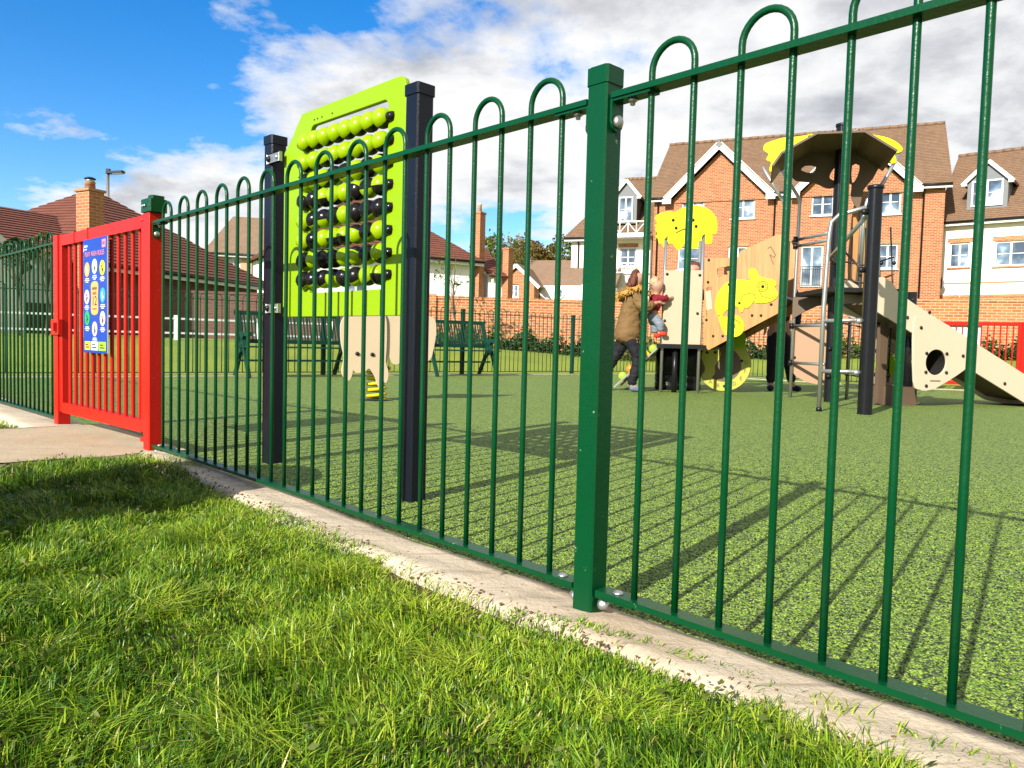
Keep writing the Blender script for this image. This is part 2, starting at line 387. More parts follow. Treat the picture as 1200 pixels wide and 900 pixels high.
def tag(o, label, cat, group=None):
    o['label'] = label; o['category'] = cat
    if group: o['group'] = group
    return o
def smooth(pts, k=3):
    n = len(pts); out = []
    for i in range(n):
        p0, p1, p2, p3 = [np.array(pts[(i+j) % n], float) for j in (-1, 0, 1, 2)]
        for t in np.linspace(0, 1, k, endpoint=False):
            out.append(tuple(.5*((2*p1)+(-p0+p2)*t+(2*p0-5*p1+4*p2-p3)*t*t+(-p0+3*p1-3*p2+p3)*t**3)))
    return out
def circle(c, r, n=24): return [(c[0]+r*math.cos(2*math.pi*i/n), c[1]+r*math.sin(2*math.pi*i/n)) for i in range(n)]
def plate(name, outline, mat, parent, th=.02, y=0, holes=(), bev=.003, label=None):
    """a board standing in the local x-z plane, centred on y"""
    cu = bpy.data.curves.new(name, 'CURVE'); cu.dimensions = '2D'; cu.fill_mode = 'BOTH'
    cu.extrude = max(th/2-bev, .0003); cu.bevel_depth = bev; cu.bevel_resolution = 1
    for pts in (outline, *holes):
        s_ = cu.splines.new('POLY'); s_.points.add(len(pts)-1); s_.use_cyclic_u = True
        for p, q in zip(s_.points, pts): p.co = (q[0], q[1], 0, 1)
    t = bpy.data.objects.new('tmp', cu); COL.objects.link(t)
    me = bpy.data.meshes.new_from_object(t.evaluated_get(bpy.context.evaluated_depsgraph_get()))
    bpy.data.objects.remove(t); bpy.data.curves.remove(cu)
    me.name = name
    me.transform(Matrix(((1, 0, 0, 0), (0, 0, -1, y), (0, 1, 0, 0), (0, 0, 0, 1))))
    me.materials.clear(); me.materials.append(mat); uvbox(me)
    return obj(name, me, parent, label=label)
def text(name, body, size, mat, parent, x, y, z, align='CENTER', th=.0004):
    cu = bpy.data.curves.new(name, 'FONT'); cu.body = body; cu.size = size; cu.align_x = align; cu.align_y = 'CENTER'; cu.extrude = th
    t = bpy.data.objects.new('tmp', cu); COL.objects.link(t)
    me = bpy.data.meshes.new_from_object(t.evaluated_get(bpy.context.evaluated_depsgraph_get()))
    bpy.data.objects.remove(t); bpy.data.curves.remove(cu); me.name = name
    me.transform(Matrix(((1, 0, 0, x), (0, 0, -1, y), (0, 1, 0, z), (0, 0, 0, 1))))
    me.materials.clear(); me.materials.append(mat); return obj(name, me, parent)
_bolt = {}
def bolt(parent, loc, r=.012, mat='black', axis='Y', name='bolt'):
    key = (r, mat, axis)
    if key not in _bolt:
        _bolt[key] = MB().lathe((0, 0, 0), [(r, 0), (r*.95, -r*.45), (r*.55, -r*.8), (.0005, -r*.9)] if axis == 'Y' else [(r, 0), (r*.95, r*.45), (r*.55, r*.8), (.0005, r*.9)], 10, axis).mesh('bolt', M[mat])
    return obj(name, _bolt[key], parent, loc)

# ------------------------------------------------------------------ measured outlines, in metres in the frame of the thing they belong to
DATA = {}
DATA['abacus_frame'] = (-1.109, 3.563, -0.7895, 1.068)
DATA['abacus_rows'] = [(0.266, 1.421, 0.905, 1.421), (0.268, 1.336, 0.907, 1.334), (0.269, 1.252, 0.894, 1.25), (0.271, 1.172, 0.896, 1.172), (0.263, 1.088, 0.904, 1.084), (0.265, 1.003, 0.906, 1.001), (0.267, 0.917, 0.904, 0.918), (0.258, 0.837, 0.906, 0.835)]
DATA['rider_frame'] = (-1.602, 7.2, 0.3328, 0.918)
DATA['rider_head'] = [(-0.012, 0.732), (0.017, 0.789), (0.06, 0.827), (0.151, 0.862), (0.301, 0.874), (0.376, 0.846), (0.409, 0.784), (0.417, 0.671), (0.417, 0.519), (0.412, 0.373), (0.437, 0.291), (0.435, 0.215), (0.416, 0.174), (0.398, 0.189), (0.386, 0.151), (0.363, 0.131), (0.338, 0.157), (0.317, 0.226), (0.285, 0.283), (0.26, 0.311), (0.235, 0.301), (0.21, 0.275), (0.136, 0.271), (0.108, 0.297), (0.093, 0.236), (0.069, 0.196), (0.025, 0.223), (0.0, 0.285), (0.019, 0.41), (-0.007, 0.546), (-0.015, 0.645)]
DATA['rider_body'] = [(0.377, 0.783), (0.427, 0.816), (0.554, 0.84), (0.709, 0.852), (0.84, 0.818), (0.891, 0.79), (0.903, 0.659), (0.874, 0.478), (0.849, 0.406), (0.771, 0.372), (0.64, 0.396), (0.575, 0.401), (0.544, 0.362), (0.519, 0.352), (0.486, 0.362), (0.46, 0.406), (0.44, 0.443), (0.429, 0.38), (0.404, 0.367)]
DATA['rider_eyes'] = [(0.142, 0.45), (0.283, 0.445)]
DATA['cabin_frame'] = (1.939, 10.0, -0.1906, 0.528)
DATA['cabin_panel'] = [(0.021, 0.629), (-0.012, 1.576), (0.46, 1.58), (0.496, 0.641)]
DATA['cabin_leaf'] = [(-0.151, 2.244), (-0.096, 2.301), (0.017, 2.33), (0.108, 2.322), (0.185, 2.368), (0.308, 2.401), (0.443, 2.388), (0.546, 2.331), (0.616, 2.24), (0.631, 2.149), (0.623, 2.046), (0.534, 2.053), (0.468, 2.035), (0.436, 1.989), (0.38, 1.978), (0.324, 1.971), (0.313, 2.024), (0.265, 2.047), (0.222, 1.99), (0.178, 1.955), (0.119, 2.013), (0.095, 2.054), (0.027, 2.036), (-0.012, 1.985), (-0.052, 2.036), (-0.099, 2.064), (-0.112, 2.117), (-0.148, 2.147), (-0.115, 2.186)]
DATA['bridge_frame'] = (2.457, 9.9, -0.5542, 1.045)
DATA['bridge_hole'] = [(0.131, 1.592), (0.22, 1.615), (0.295, 1.628), (0.305, 1.57), (0.26, 1.559), (0.274, 1.521), (0.211, 1.515), (0.161, 1.486)]
DATA['bridge_slot'] = [(0.007, 1.363), (0.084, 1.374), (0.08, 1.209), (0.027, 0.981), (0.016, 0.986)]
DATA['chameleon'] = [(0.815, 1.447), (0.864, 1.421), (0.873, 1.373), (0.85, 1.356), (0.896, 1.276), (0.884, 1.227), (0.815, 1.179), (0.72, 1.16), (0.635, 1.168), (0.617, 1.193), (0.576, 1.132), (0.54, 1.102), (0.498, 1.107), (0.48, 1.052), (0.451, 1.057), (0.429, 1.107), (0.366, 1.12), (0.292, 1.082), (0.243, 1.032), (0.232, 0.994), (0.271, 0.982), (0.333, 1.007), (0.408, 1.008), (0.472, 0.958), (0.507, 0.884), (0.496, 0.809), (0.443, 0.753), (0.356, 0.737), (0.279, 0.768), (0.225, 0.856), (0.182, 0.982), (0.139, 1.083), (0.135, 1.184), (0.169, 1.297), (0.229, 1.384), (0.315, 1.437), (0.439, 1.455), (0.538, 1.433), (0.562, 1.452), (0.535, 1.514), (0.545, 1.576), (0.593, 1.587), (0.636, 1.549), (0.67, 1.487), (0.743, 1.46)]
DATA['cham_marks'] = [(0.716, 1.363), (0.375, 0.882), (0.535, 1.218)]
DATA['bridge_bolts'] = [(0.119, 0.745), (0.242, 0.747), (0.598, 1.008), (0.707, 1.008), (0.824, 1.143), (0.024, 1.712), (0.025, 1.431), (0.299, 1.395), (0.188, 1.002), (0.439, 1.162), (0.023, 0.95)]
DATA['cham_lines'] = [[(0.45, 1.182), (0.477, 1.256), (0.545, 1.28), (0.619, 1.267), (0.641, 1.205)], [(0.678, 1.303), (0.717, 1.241), (0.801, 1.216), (0.883, 1.239)], [(0.752, 1.825), (0.786, 1.848), (0.85, 1.748), (0.835, 1.713), (0.779, 1.751), (0.831, 1.628)]]
DATA['disc_frame'] = (2.511, 10.65, -0.5036, 0.829)
DATA['disc'] = ((0.418, 0.362), (0.757, 0.375))
DATA['pole_near'] = [3.346, 7.257]
DATA['pole_tall'] = [3.697, 8.916]
DATA['ladder'] = [3.0, 7.476]
DATA['leg'] = [3.494, 9.62]
DATA['leg_b'] = [4.141, 9.483]
DATA['roof_back'] = (2.982, 9.3, -0.2729, 1.484)
DATA['roof_front'] = (2.71, 8.45, -0.3028, 1.341)
DATA['roof_profile'] = [(0.064, 2.575), (0.146, 2.703), (0.491, 2.891), (0.953, 2.885), (1.269, 2.668)]
DATA['roof_gable'] = [(0.162, 2.895), (0.522, 3.1), (1.055, 3.086), (1.355, 2.868), (1.25, 2.776), (1.159, 2.585), (1.064, 2.457), (1.032, 2.262), (0.98, 2.285), (0.934, 2.418), (0.939, 2.526), (0.835, 2.551), (0.735, 2.493), (0.652, 2.496), (0.524, 2.561), (0.334, 2.585), (0.256, 2.68)]
DATA['roof_holes'] = [[(0.375, 2.703), (0.421, 2.759), (0.543, 2.745), (0.503, 2.668)], [(0.688, 2.622), (0.745, 2.729), (0.816, 2.749), (0.825, 2.563), (0.731, 2.577)], [(0.929, 2.744), (1.014, 2.741), (0.996, 2.612), (0.938, 2.537)]]
DATA['roof_leaf_a'] = [(0.52, 3.133), (0.44, 3.049), (0.279, 2.89), (0.153, 2.84), (0.105, 2.73), (0.069, 2.705), (0.025, 2.733), (0.043, 2.822), (-0.014, 2.857), (0.011, 2.923), (-0.049, 2.97), (-0.037, 3.037), (0.058, 3.077), (0.185, 3.105), (0.333, 3.109)]
DATA['roof_leaf_b'] = [(1.054, 3.118), (1.155, 3.092), (1.297, 3.053), (1.399, 2.995), (1.461, 2.928), (1.444, 2.886), (1.385, 2.867), (1.405, 2.78), (1.36, 2.761), (1.299, 2.791), (1.265, 2.883), (1.14, 2.996)]
DATA['slide_frame'] = (3.907, 8.3, 0.2885, 2.109)
DATA['slide_side'] = [(-0.02, 1.037), (-0.063, 1.382), (0.047, 1.396), (0.162, 1.347), (0.259, 1.241), (0.472, 1.13), (2.108, 0.376), (2.539, 0.201), (2.779, 0.203), (2.804, -0.091), (2.472, -0.101), (2.134, 0.049), (1.29, 0.433), (0.553, 0.778)]
DATA['slide_tri'] = [(0.463, 0.925), (0.552, 0.965), (0.672, 0.922), (1.243, 0.576), (1.272, 0.51), (1.182, 0.412), (0.882, 0.246), (0.721, 0.188), (0.58, 0.196), (0.504, 0.289)]
DATA['slide_hole'] = ((0.794, 0.496), (0.96, 0.499))
DATA['slide_bolts'] = [(0.559, 0.872), (1.159, 0.575), (0.671, 0.235), (0.653, 0.593), (0.93, 0.594), (0.655, 0.386), (0.938, 0.385), (1.811, 0.27), (0.39, 0.978), (0.687, 1.044), (0.446, 1.17)]
DATA['bench'] = [[-3.911, 10.981], [-2.616, 12.049], [-1.441, 12.926], [-0.386, 13.752]]
DATA['gate'] = [[-1.741, 3.656], [-2.689, 4.6]]
DATA['path'] = [[-2.197, 3.284], [-1.826, 3.646], [-1.811, 3.74], [-2.675, 4.602], [-2.791, 4.573], [-2.863, 4.282]]
DATA['kerb'] = [[-1.629, 3.662], [-0.957, 2.783], [-0.423, 2.148], [-0.069, 1.798], [0.185, 1.522], [0.388, 1.319], [0.544, 1.163], [0.656, 1.083]]
DATA['h_brick'] = (7.342, 41.4, -0.4118, 13.493)
DATA['brick_win'] = [(1.374, 7.261, 2.614, 8.544), (4.206, 7.196, 5.212, 8.444), (7.833, 7.215, 8.805, 8.335), (10.872, 7.169, 11.783, 8.333), (1.338, 4.688, 2.627, 5.845), (3.926, 4.653, 4.858, 5.826), (10.881, 4.592, 11.759, 5.764)]
DATA['h_white_r'] = (20.364, 37.2, -0.7066, 4.005)
DATA['h_white_l'] = (3.146, 43.5, -0.3355, 4.556)
DATA['h_bungalow'] = (-0.678, 42.0, -0.2679, 3.778)
DATA['h_redtile'] = (-8.549, 30.0, 0.5319, 7.886)
DATA['h_left'] = (-10.957, 24.0, 1.2961, 5.195)
DATA['h_leftwing'] = (-13.935, 19.0, 1.1061, 3.356)
DATA['h_tan'] = (-18.199, 46.0, 0.2859, 3.546)
DATA['wall'] = [[-2.373, 22.0, 1.748], [2.128, 22.0, 1.84], [10.387, 21.0, 1.975], [13.195, 20.0, 2.17]]

# ------------------------------------------------------------------ ground, safety surface, footing, path
POST = np.array([.1816, 1.6593]); UL = np.array([-.6876, .7260]); NG = np.array([-.7260, -.6876])   # along the fence, towards the lawn
FA, FC, FG0, FG1 = np.array([-7.15, 8.9]), np.array([3.265, 16.9]), np.array([7.03, 12.9]), np.array([8.271, 12.475])
def sst(a, b, x):
    t = np.clip((x-a)/(b-a), 0, 1); return t*t*(3-2*t)
def line_d(P, A, B):
    u = (B-A)/np.linalg.norm(B-A); n = np.array([-u[1], u[0]]); return (P-A) @ n
def ground_z(x, y):
    P = np.stack([np.asarray(x, float), np.asarray(y, float)], -1)
    d = np.maximum(line_d(P, FA, FC), line_d(P, FC, FG1+(FG1-FG0)*3))
    return -.022+.50*sst(.3, 6.5, d)+.30*sst(6, 30, d)
def axis_steps():
    a = list(np.arange(-40, 40.1, 1.0)); b = [40*1.35**i for i in range(1, 13)]
    return np.array([-v for v in b[::-1]]+a+b)
gx = axis_steps(); gy = axis_steps()
X, Y = np.meshgrid(gx, gy); Z = ground_z(X, Y)
nx, ny = len(gx), len(gy)
mb = MB(); mb.v = [tuple(v) for v in np.stack([X, Y, Z], -1).reshape(-1, 3)]
mb.f = [(j*nx+i, j*nx+i+1, (j+1)*nx+i+1, (j+1)*nx+i) for j in range(ny-1) for i in range(nx-1)]
mb.m = [0]*len(mb.f); mb.sm = [True]*len(mb.f)
o = mb.build('ground', M['lawn']); o['kind'] = 'structure'
def line_pt(t, s): p = POST+UL*t+NG*s; return (float(p[0]), float(p[1]))
poly_r = [line_pt(-6, -.015), line_pt(2.7, -.015), line_pt(4.05, -.02), (-7.05, 8.98), tuple(FC), tuple(FG0), tuple(FG1), (14, 10.5), (14, -2)]
bm = bmesh.new(); bm.faces.new([bm.verts.new((x, y, 0)) for x, y in reversed(poly_r)])
bmesh.ops.triangulate(bm, faces=bm.faces[:]); me = bpy.data.meshes.new('safety_surface'); bm.to_mesh(me); bm.free()
for p in me.polygons:
    if p.normal.z < 0: me.flip_normals(); break
me.materials.append(M['rubber']); uvbox(me); o = obj('safety_surface', me); o['kind'] = 'structure'
rng = np.random.default_rng(7); random.seed(5)
def wob(t, k=0): return .5*math.sin(t*3.1+k)+.3*math.sin(t*7.7+k*2)+.25*math.sin(t*17.3+k*3)+.15*math.sin(t*41+k)
def footing(name, t0, t1, s_in, s_out, zf, kind='structure', step=.02, mat='kerb', amp=.012):
    mb = MB(); ss = np.linspace(0, 1, 8); ts = np.arange(t0, t1+.001, step); jn = [j+.03*k for k, j in enumerate(np.arange(-3.9, 10, 1.37)) if t0+.1 < j < t1-.2]; n = len(ss)
    ts = np.array(sorted(set(np.round(ts, 4)) | {round(j+d, 4) for j in jn for d in (-.006, -.002, .002, .006)}))
    vs = []
    for t in ts:
        so = s_out*(1-.35*float(sst(1.1, 2.4, t)) if t < 2.7 else 1)+amp*wob(t); z0 = zf(t)-(.016 if any(abs(t-j-.008*wob(j)) < .0035 for j in jn) else 0)
        row = [(s_in, -.15)]+[(s_in+(so-s_in)*a, z0+.0035*wob(t*2+a*9, a*5)-(.010*(max(0, a-.9)/.1)**2)) for a in ss]+[(so+.01, -.15)]
        for s, z in row: x, y = line_pt(t, s); vs.append((x, y, z))
    n = len(ss)+2
    fs = [(i*n+k, (i+1)*n+k, (i+1)*n+k+1, i*n+k+1) for i in range(len(ts)-1) for k in range(n-1)]
    mb.add(vs, fs, True); o = mb.build(name, M[mat]); o['kind'] = kind; return o
zk = lambda t: .008+.030*float(sst(.6, 2.5, t))
footing('concrete_footing', -4.5, 2.66, -.045, .128, zk)
footing('concrete_footing', 3.98, 10.3, -.035, .26, lambda t: .03)
mb = MB(); L0 = Vector((*line_pt(2.62, -.12), 0)); ts = np.linspace(2.665, 3.975, 30); ssv = np.linspace(-.12, 4.5, 90)
vs = [(*line_pt(t+(.02*wob(s*1.3, 4) if t < 2.7 or t > 3.94 else 0), s), .034+.003*wob(s*2+t, t)) for s in ssv for t in ts]
n = len(ts); mb.add(vs, [(i*n+k, i*n+k+1, (i+1)*n+k+1, (i+1)*n+k) for i in range(len(ssv)-1) for k in range(n-1)], True)
mb.quad(*[(*line_pt(2.64, s), z) for s, z in ((-.12, .034), (4.5, .034), (4.5, -.1), (-.12, -.1))])
mb.quad(*[(*line_pt(3.99, s), z) for s, z in ((4.5, .034), (-.12, .034), (-.12, -.1), (4.5, -.1))])
mb.quad((*line_pt(2.64, -.12), .034), (*line_pt(2.64, -.12), -.1), (*line_pt(3.99, -.12), -.1), (*line_pt(3.99, -.12), .034))
o = mb.build('path', M['path']); o['kind'] = 'structure'
mb = MB()
for A, B in ((FA, FC), (FC, FG0), (FG0, FG1), (FG1, FG1+(FG1-FG0)*3)):
    u = (B-A)/np.linalg.norm(B-A); nn = np.array([-u[1], u[0]])
    q = [A-nn*.10, B-nn*.10, B+nn*.12, A+nn*.12]
    mb.box(((A[0]+B[0])/2, (A[1]+B[1])/2, -.03), (np.linalg.norm(B-A)-.002, .2, .08), Matrix.Rotation(math.atan2(u[1], u[0]), 3, 'Z'))
o = mb.build('edging_kerb', M['kerb']); o['kind'] = 'structure'

# ------------------------------------------------------------------ bow-top fencing
ZB, ZT = .056, 1.104
_hoop = {}
def hoop_mesh(n, seg, mat, r=.0068):
    k = (n, seg, mat)
    if k not in _hoop:
        path = [(0, 0, ZB-.004), (0, 0, .4), (0, 0, .8), (0, 0, ZT+.03)]+[(.05-.05*math.cos(a), 0, ZT+.03+.05*math.sin(a)) for a in np.linspace(0, math.pi, seg+1)[1:-1]]+[(.1, 0, ZT+.03), (.1, 0, .8), (.1, 0, .4), (.1, 0, ZB-.004)]
        _hoop[k] = MB().tube(path, r, n).mesh('hoop', M[mat])
    return _hoop[k]
def fence_panel(name, label, group, p, ang, length, near=True, mat='green', post=False, z=0):
    t = thing(name, label, 'fence', (p[0], p[1], z), ang, group)
    n = int((length-.1)/.2); x0 = (length-(n*.2-.1))/2
    hm = hoop_mesh(12 if near else 6, 14 if near else 8, mat)
    for i in range(n): obj('hoop', hm, t, (x0+.2*i, 0, 0))
    for zz, nm in ((ZT, 'top_rail'), (ZB, 'bottom_rail')):
        mb = MB(); mb.bar((.034, 0, zz), (length-.034, 0, zz), .042, .012); mb.build(nm, M['green_worn' if near and zz < .5 else mat], t)
    if near:
        for x, sg in ((.03, 1), (length-.03, -1)):
            for zz, dn in ((ZT, -1), (ZB, -1)):
                mb = MB(); up = zz > .5
                mb.box((x+sg*.05, 0, zz-.009), (.10, .034, .006))
                if up:
                    mb.box((x+sg*.003, 0, zz-.031), (.006, .036, .045)); mb.lathe((x+sg*.003, 0, zz-.054), [(.018, -.003), (.018, .003)], 14, 'X')
                mb.build('bracket', M[mat], t)
                mb = MB()
                if up:
                    mb.lathe((x+sg*.006, 0, zz-.052), [(.0135, 0), (.013, .006*sg), (.008, .010*sg), (.001, .0115*sg)], 14, 'X'); mb.build('bolt', M['zinc'], t)
                    mb = MB(); mb.lathe((x+sg*.045, 0, zz-.026), [(.001, 0), (.005, .001), (.006, .008), (.010, .009), (.010, .014)], 10); mb.build('nut', M['zinc'], t)
                else:
                    mb.lathe((x+sg*.05, 0, zz+.006), [(.012, 0), (.012, .002), (.008, .005), (.001, .006)], 14); mb.build('bolt', M['zinc'], t)
                    mb = MB(); mb.lathe((x+sg*.004, 0, zz-.028), [(.013, 0), (.0128, .007*sg), (.009, .017*sg), (.001, .020*sg)], 14, 'X'); mb.build('nut', M['zinc'], t)
    if post:
        mb = MB(); mb.box((0, 0, .56), (.06, .06, 1.18)); mb.box((0, 0, 1.16), (.066, .066, .03)); mb.build('post', M[mat], t)
    return t
def fence_post(label, x, y, ang, h=1.168):
    t = thing('fence_post', label, 'fence post', (x, y, 0), ang)
    MB().box((0, 0, h/2-.02), (.054, .054, h+.0), bev=.004).build('shaft', M['green_worn'], t)
    mb = MB(); mb.box((0, 0, h-.018), (.0585, .0585, .036), bev=.005); mb.box((0, 0, h+.001), (.052, .052, .003), bev=.006); mb.build('cap', M['green'], t)
    return t
aL_, aR_ = math.atan2(.7260, -.6876), math.atan2(-.7319, .6814)
fence_panel('bow_top_fence', 'long green bow top fence panel between the red gate and the square green post', None, POST, aL_, 2.745)
fence_panel('bow_top_fence', 'green bow top fence panel nearest the camera, running past the square green post', None, POST, aR_, 2.745)
fence_post('square green fence post with a flat cap, holding the two nearest panels', *POST, aL_)
pe = POST+np.array([.6814, -.7319])*2.745
fence_post('square green fence post at the near end of the closest panel, beyond the picture', *pe, aR_)
fence_panel('bow_top_fence', 'green bow top fence panel beyond the picture beside the camera', None, pe, aR_, 2.72)
GL = np.array([-2.700, 4.600]); dl = np.array([-.715, .699]); al = math.atan2(dl[1], dl[0])
fence_panel('bow_top_fence', 'green bow top fence panel attached to the latch post of the red gate', None, GL, al, 3.09, z=.01)
p2 = GL+dl*3.09
fence_post('square green fence post at the far end of the panel beside the gate latch', *p2, al)
fence_panel('bow_top_fence', 'green bow top fence panel at the far end of the near side, outside the picture', None, p2, al, 3.09)
far_lab = ['far green fence panel beyond the gate latch, before the white gabled house', 'far green fence panel standing behind the blue rules sign', 'far green fence panel directly behind the left end of the slatted bench',
           'far green fence panel behind the cream elephant rider', 'far green fence panel behind the right bench, before the orange brick wall']
d = (FC-FA)/np.linalg.norm(FC-FA); Lf = np.linalg.norm(FC-FA)/5
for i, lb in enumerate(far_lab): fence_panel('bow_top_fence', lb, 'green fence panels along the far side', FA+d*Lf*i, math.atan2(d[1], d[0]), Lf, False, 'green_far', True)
d = (FG0-FC)/np.linalg.norm(FG0-FC); Lf = np.linalg.norm(FG0-FC)/2
for i, lb in enumerate(('far green fence panel behind the woman and the cream cabin panel', 'far green fence panel behind the steel ladder and slide')):
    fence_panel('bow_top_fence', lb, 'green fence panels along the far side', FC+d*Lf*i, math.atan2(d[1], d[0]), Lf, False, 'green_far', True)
d = (FG1-FG0)/np.linalg.norm(FG1-FG0)
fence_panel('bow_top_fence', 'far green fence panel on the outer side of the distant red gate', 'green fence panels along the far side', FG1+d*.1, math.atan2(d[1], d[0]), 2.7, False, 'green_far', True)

# ------------------------------------------------------------------ red gates
def gate(label, p0, p1, z, near, group=None):
    p0, p1 = np.array(p0), np.array(p1); v = p1-p0; Lg = np.linalg.norm(v); a = math.atan2(v[1], v[0])
    t = thing('red_gate', label, 'gate', (p0[0], p0[1], z), a, group)
    # hinge post at x=0 (with a green closer box on top), latch post at x=Lg
    for x in (0, Lg): MB().box((x, 0, .565), (.07, .07, 1.15), bev=.004).build('post', M['red'], t)
    s0, s1 = .062, Lg-.06
    for x in (s0, s1): MB().box((x, 0, .62), (.05, .05, 1.04), bev=.003).build('stile', M['red'], t)
    for zz in (.125, 1.105): MB().bar((s0+.025, 0, zz), (s1-.025, 0, zz), .05, .06).build('rail', M['red'], t)
    n = 12
    for i in range(n):
        x = s0+(s1-s0)*(i+1)/(n+1)
        MB().tube([(x, 0, .155), (x, 0, 1.075)], .0105, 8, False).build('bar', M['red'], t)
    if near:
        mb = MB(); mb.box((-.005, 0, 1.172), (.105, .085, .06), bev=.008); mb.box((-.03, 0, 1.21), (.05, .06, .016), bev=.006); mb.build('closer_box', M['green'], t)
        for x in (-.012, .012): bolt(t, (x, .045, 1.17), .007, 'zinc').rotation_euler = (0, 0, math.pi)
        mb = MB(); mb.box((s1+.03, .035, .60), (.13, .03, .09), bev=.004); mb.box((s1-.01, .055, .60), (.035, .03, .05)); mb.build('latch', M['red'], t)
        for zz in (.075, 1.13): MB().box((.035, 0, zz-.01), (.10, .06, .022)).build('hinge', M['red'], t)
        mb = MB(); mb.lathe((.03, .0, .028), [(.022, 0), (.022, .014), (.012, .02), (.001, .022)], 12); mb.build('pivot', M['zinc'], t)
        for f in (.62, .80):
            x = s0+(s1-s0)*f; MB().box((x, 0, 1.108), (.012, .056, .068)).build('band', M['red'], t)
    return t, s0, s1
GR = POST+UL*2.75
gate_t, gs0, gs1 = gate('red metal bar gate at the end of the path, carrying the blue rules sign', GR, GL, .012, True)
gate('distant red metal gate beyond the slide, with a white board on it', FG0, FG1, 0, False)
va = FG1-FG0; aa = math.atan2(va[1], va[0])
tb = thing('notice_board', 'plain white board fixed on the distant red gate', 'sign', (FG0[0]+va[0]*.36, FG0[1]+va[1]*.36, .0), aa)
MB().box((0, .04, .80), (.46, .012, .62)).build('panel', M['white_sign'], tb)

# rules sign: local x runs along the gate from the latch end towards the hinge, so that it reads from the path
vg = GR-GL; ag = math.atan2(vg[1], vg[0]); lg = float(np.linalg.norm(vg))
SW, SH = .42, .72
sg = thing('rules_sign', 'tall blue play area rules sign with round icons, fixed on the red gate', 'sign', (GL[0]+vg[0]*.49, GL[1]+vg[1]*.49, .012), ag)
SZ0 = .42
sg.scale = (.86, 1, .84); sg.location.z = .125; sg.location.x += vg[0]*.01; sg.location.y += vg[1]*.01
plate('board', [(-SW/2, SZ0), (SW/2, SZ0), (SW/2, SZ0+SH), (-SW/2, SZ0+SH)], M['ply_blue'], sg, .006, -.034)
MB().box((SW/2+.002, -.034, SZ0+SH/2), (.004, .005, SH)).build('edge_trim', M['white'], sg)
fy = -.0382
def disc_(x, z, rx, rz, mat, nm='icon_disc'): return plate(nm, [(x+rx*math.cos(a), SZ0+z+rz*math.sin(a)) for a in np.linspace(0, 2*math.pi, 24, endpoint=False)], M[mat], sg, .0012, fy, bev=.0002)
text('title', 'PLAY AREA RULES', .043, M['p_pink'], sg, 0, fy-.0006, SZ0+.625)
mb = MB(); mb.box((-.155, fy, SZ0+.68), (.055, .001, .012)); mb.box((-.16, fy, SZ0+.66), (.04, .001, .008)); mb.add([(-.205, fy, SZ0+.65), (-.19, fy, SZ0+.70), (-.195, fy, SZ0+.645)], [(0, 1, 2)]); mb.build('crest', M['p_white'], sg)
plate('badge', [(.13, SZ0+.655), (.19, SZ0+.655), (.19, SZ0+.705), (.13, SZ0+.705)], M['p_pink'], sg, .0012, fy, bev=.0002)
text('badge_text', 'NO', .026, M['p_red'], sg, .16, fy-.0012, SZ0+.68)
for x, z, c in ((-.135, .53, 'p_orange'), (0, .545, 'p_white'), (.135, .53, 'p_yel'), (-.14, .355, 'p_lpink'), (.14, .36, 'p_skyb'), (-.135, .22, 'p_green'), (0, .15, 'p_lpink'), (.138, .215, 'p_lpink')):
    disc_(x, z, .045, .047, c)
    mb = MB(); k = abs(hash((round(x, 2), round(z, 2)))) % 3
    mb.box((x-.006, fy-.0012, SZ0+z+.012), (.012, .001, .016)); mb.box((x+.004, fy-.0012, SZ0+z-.008), (.03, .001, .012), Matrix.Rotation(.6 if x >= 0 else -.5, 3, 'Y')); mb.box((x, fy-.0012, SZ0+z-.02), (.01, .001, .018))
    mb.build('icon', M['p_ink' if c in ('p_white', 'p_yel', 'p_lpink', 'p_green') else 'p_white'], sg)
    mb = MB()
    for j in range(3): mb.box((x, fy, SZ0+z-.058-.011*j), (.085-.018*((j*2+1) % 3), .001, .0055))
    mb.build('caption', M['p_white'], sg)
plate('age_panel', [(x*.62+0, SZ0+.345+z*.95) for x, z in smooth([(-.09, -.10), (.09, -.10), (.095, 0), (.09, .10), (-.09, .10), (-.095, 0)], 4)], M['p_orange'], sg, .0012, fy, bev=.0002)
text('age_words', 'UNDER', .026, M['p_ink'], sg, 0, fy-.0012, SZ0+.405)
text('age_words', 'AGED', .026, M['p_ink'], sg, 0, fy-.0012, SZ0+.375)
text('age_number', '12', .085, M['p_ink'], sg, 0, fy-.0012, SZ0+.325)
mb = MB(); mb.box((0, fy-.0012, SZ0+.277), (.07, .001, .006)); mb.build('caption', M['p_ink'], sg)
for x, w, c in ((-.13, .1, 'p_yel'), (-.005, .12, 'p_white'), (.13, .12, 'p_lgreen')):
    plate('logo_panel', [(x-w/2, SZ0+.015), (x+w/2, SZ0+.015), (x+w/2, SZ0+.07), (x-w/2, SZ0+.07)], M[c], sg, .0012, fy, bev=.0002)
    mb = MB(); mb.box((x-.01, fy-.0012, SZ0+.05), (w*.5, .001, .008)); mb.box((x, fy-.0012, SZ0+.033), (w*.65, .001, .008)); mb.build('logo_print', M['p_ink'], sg)

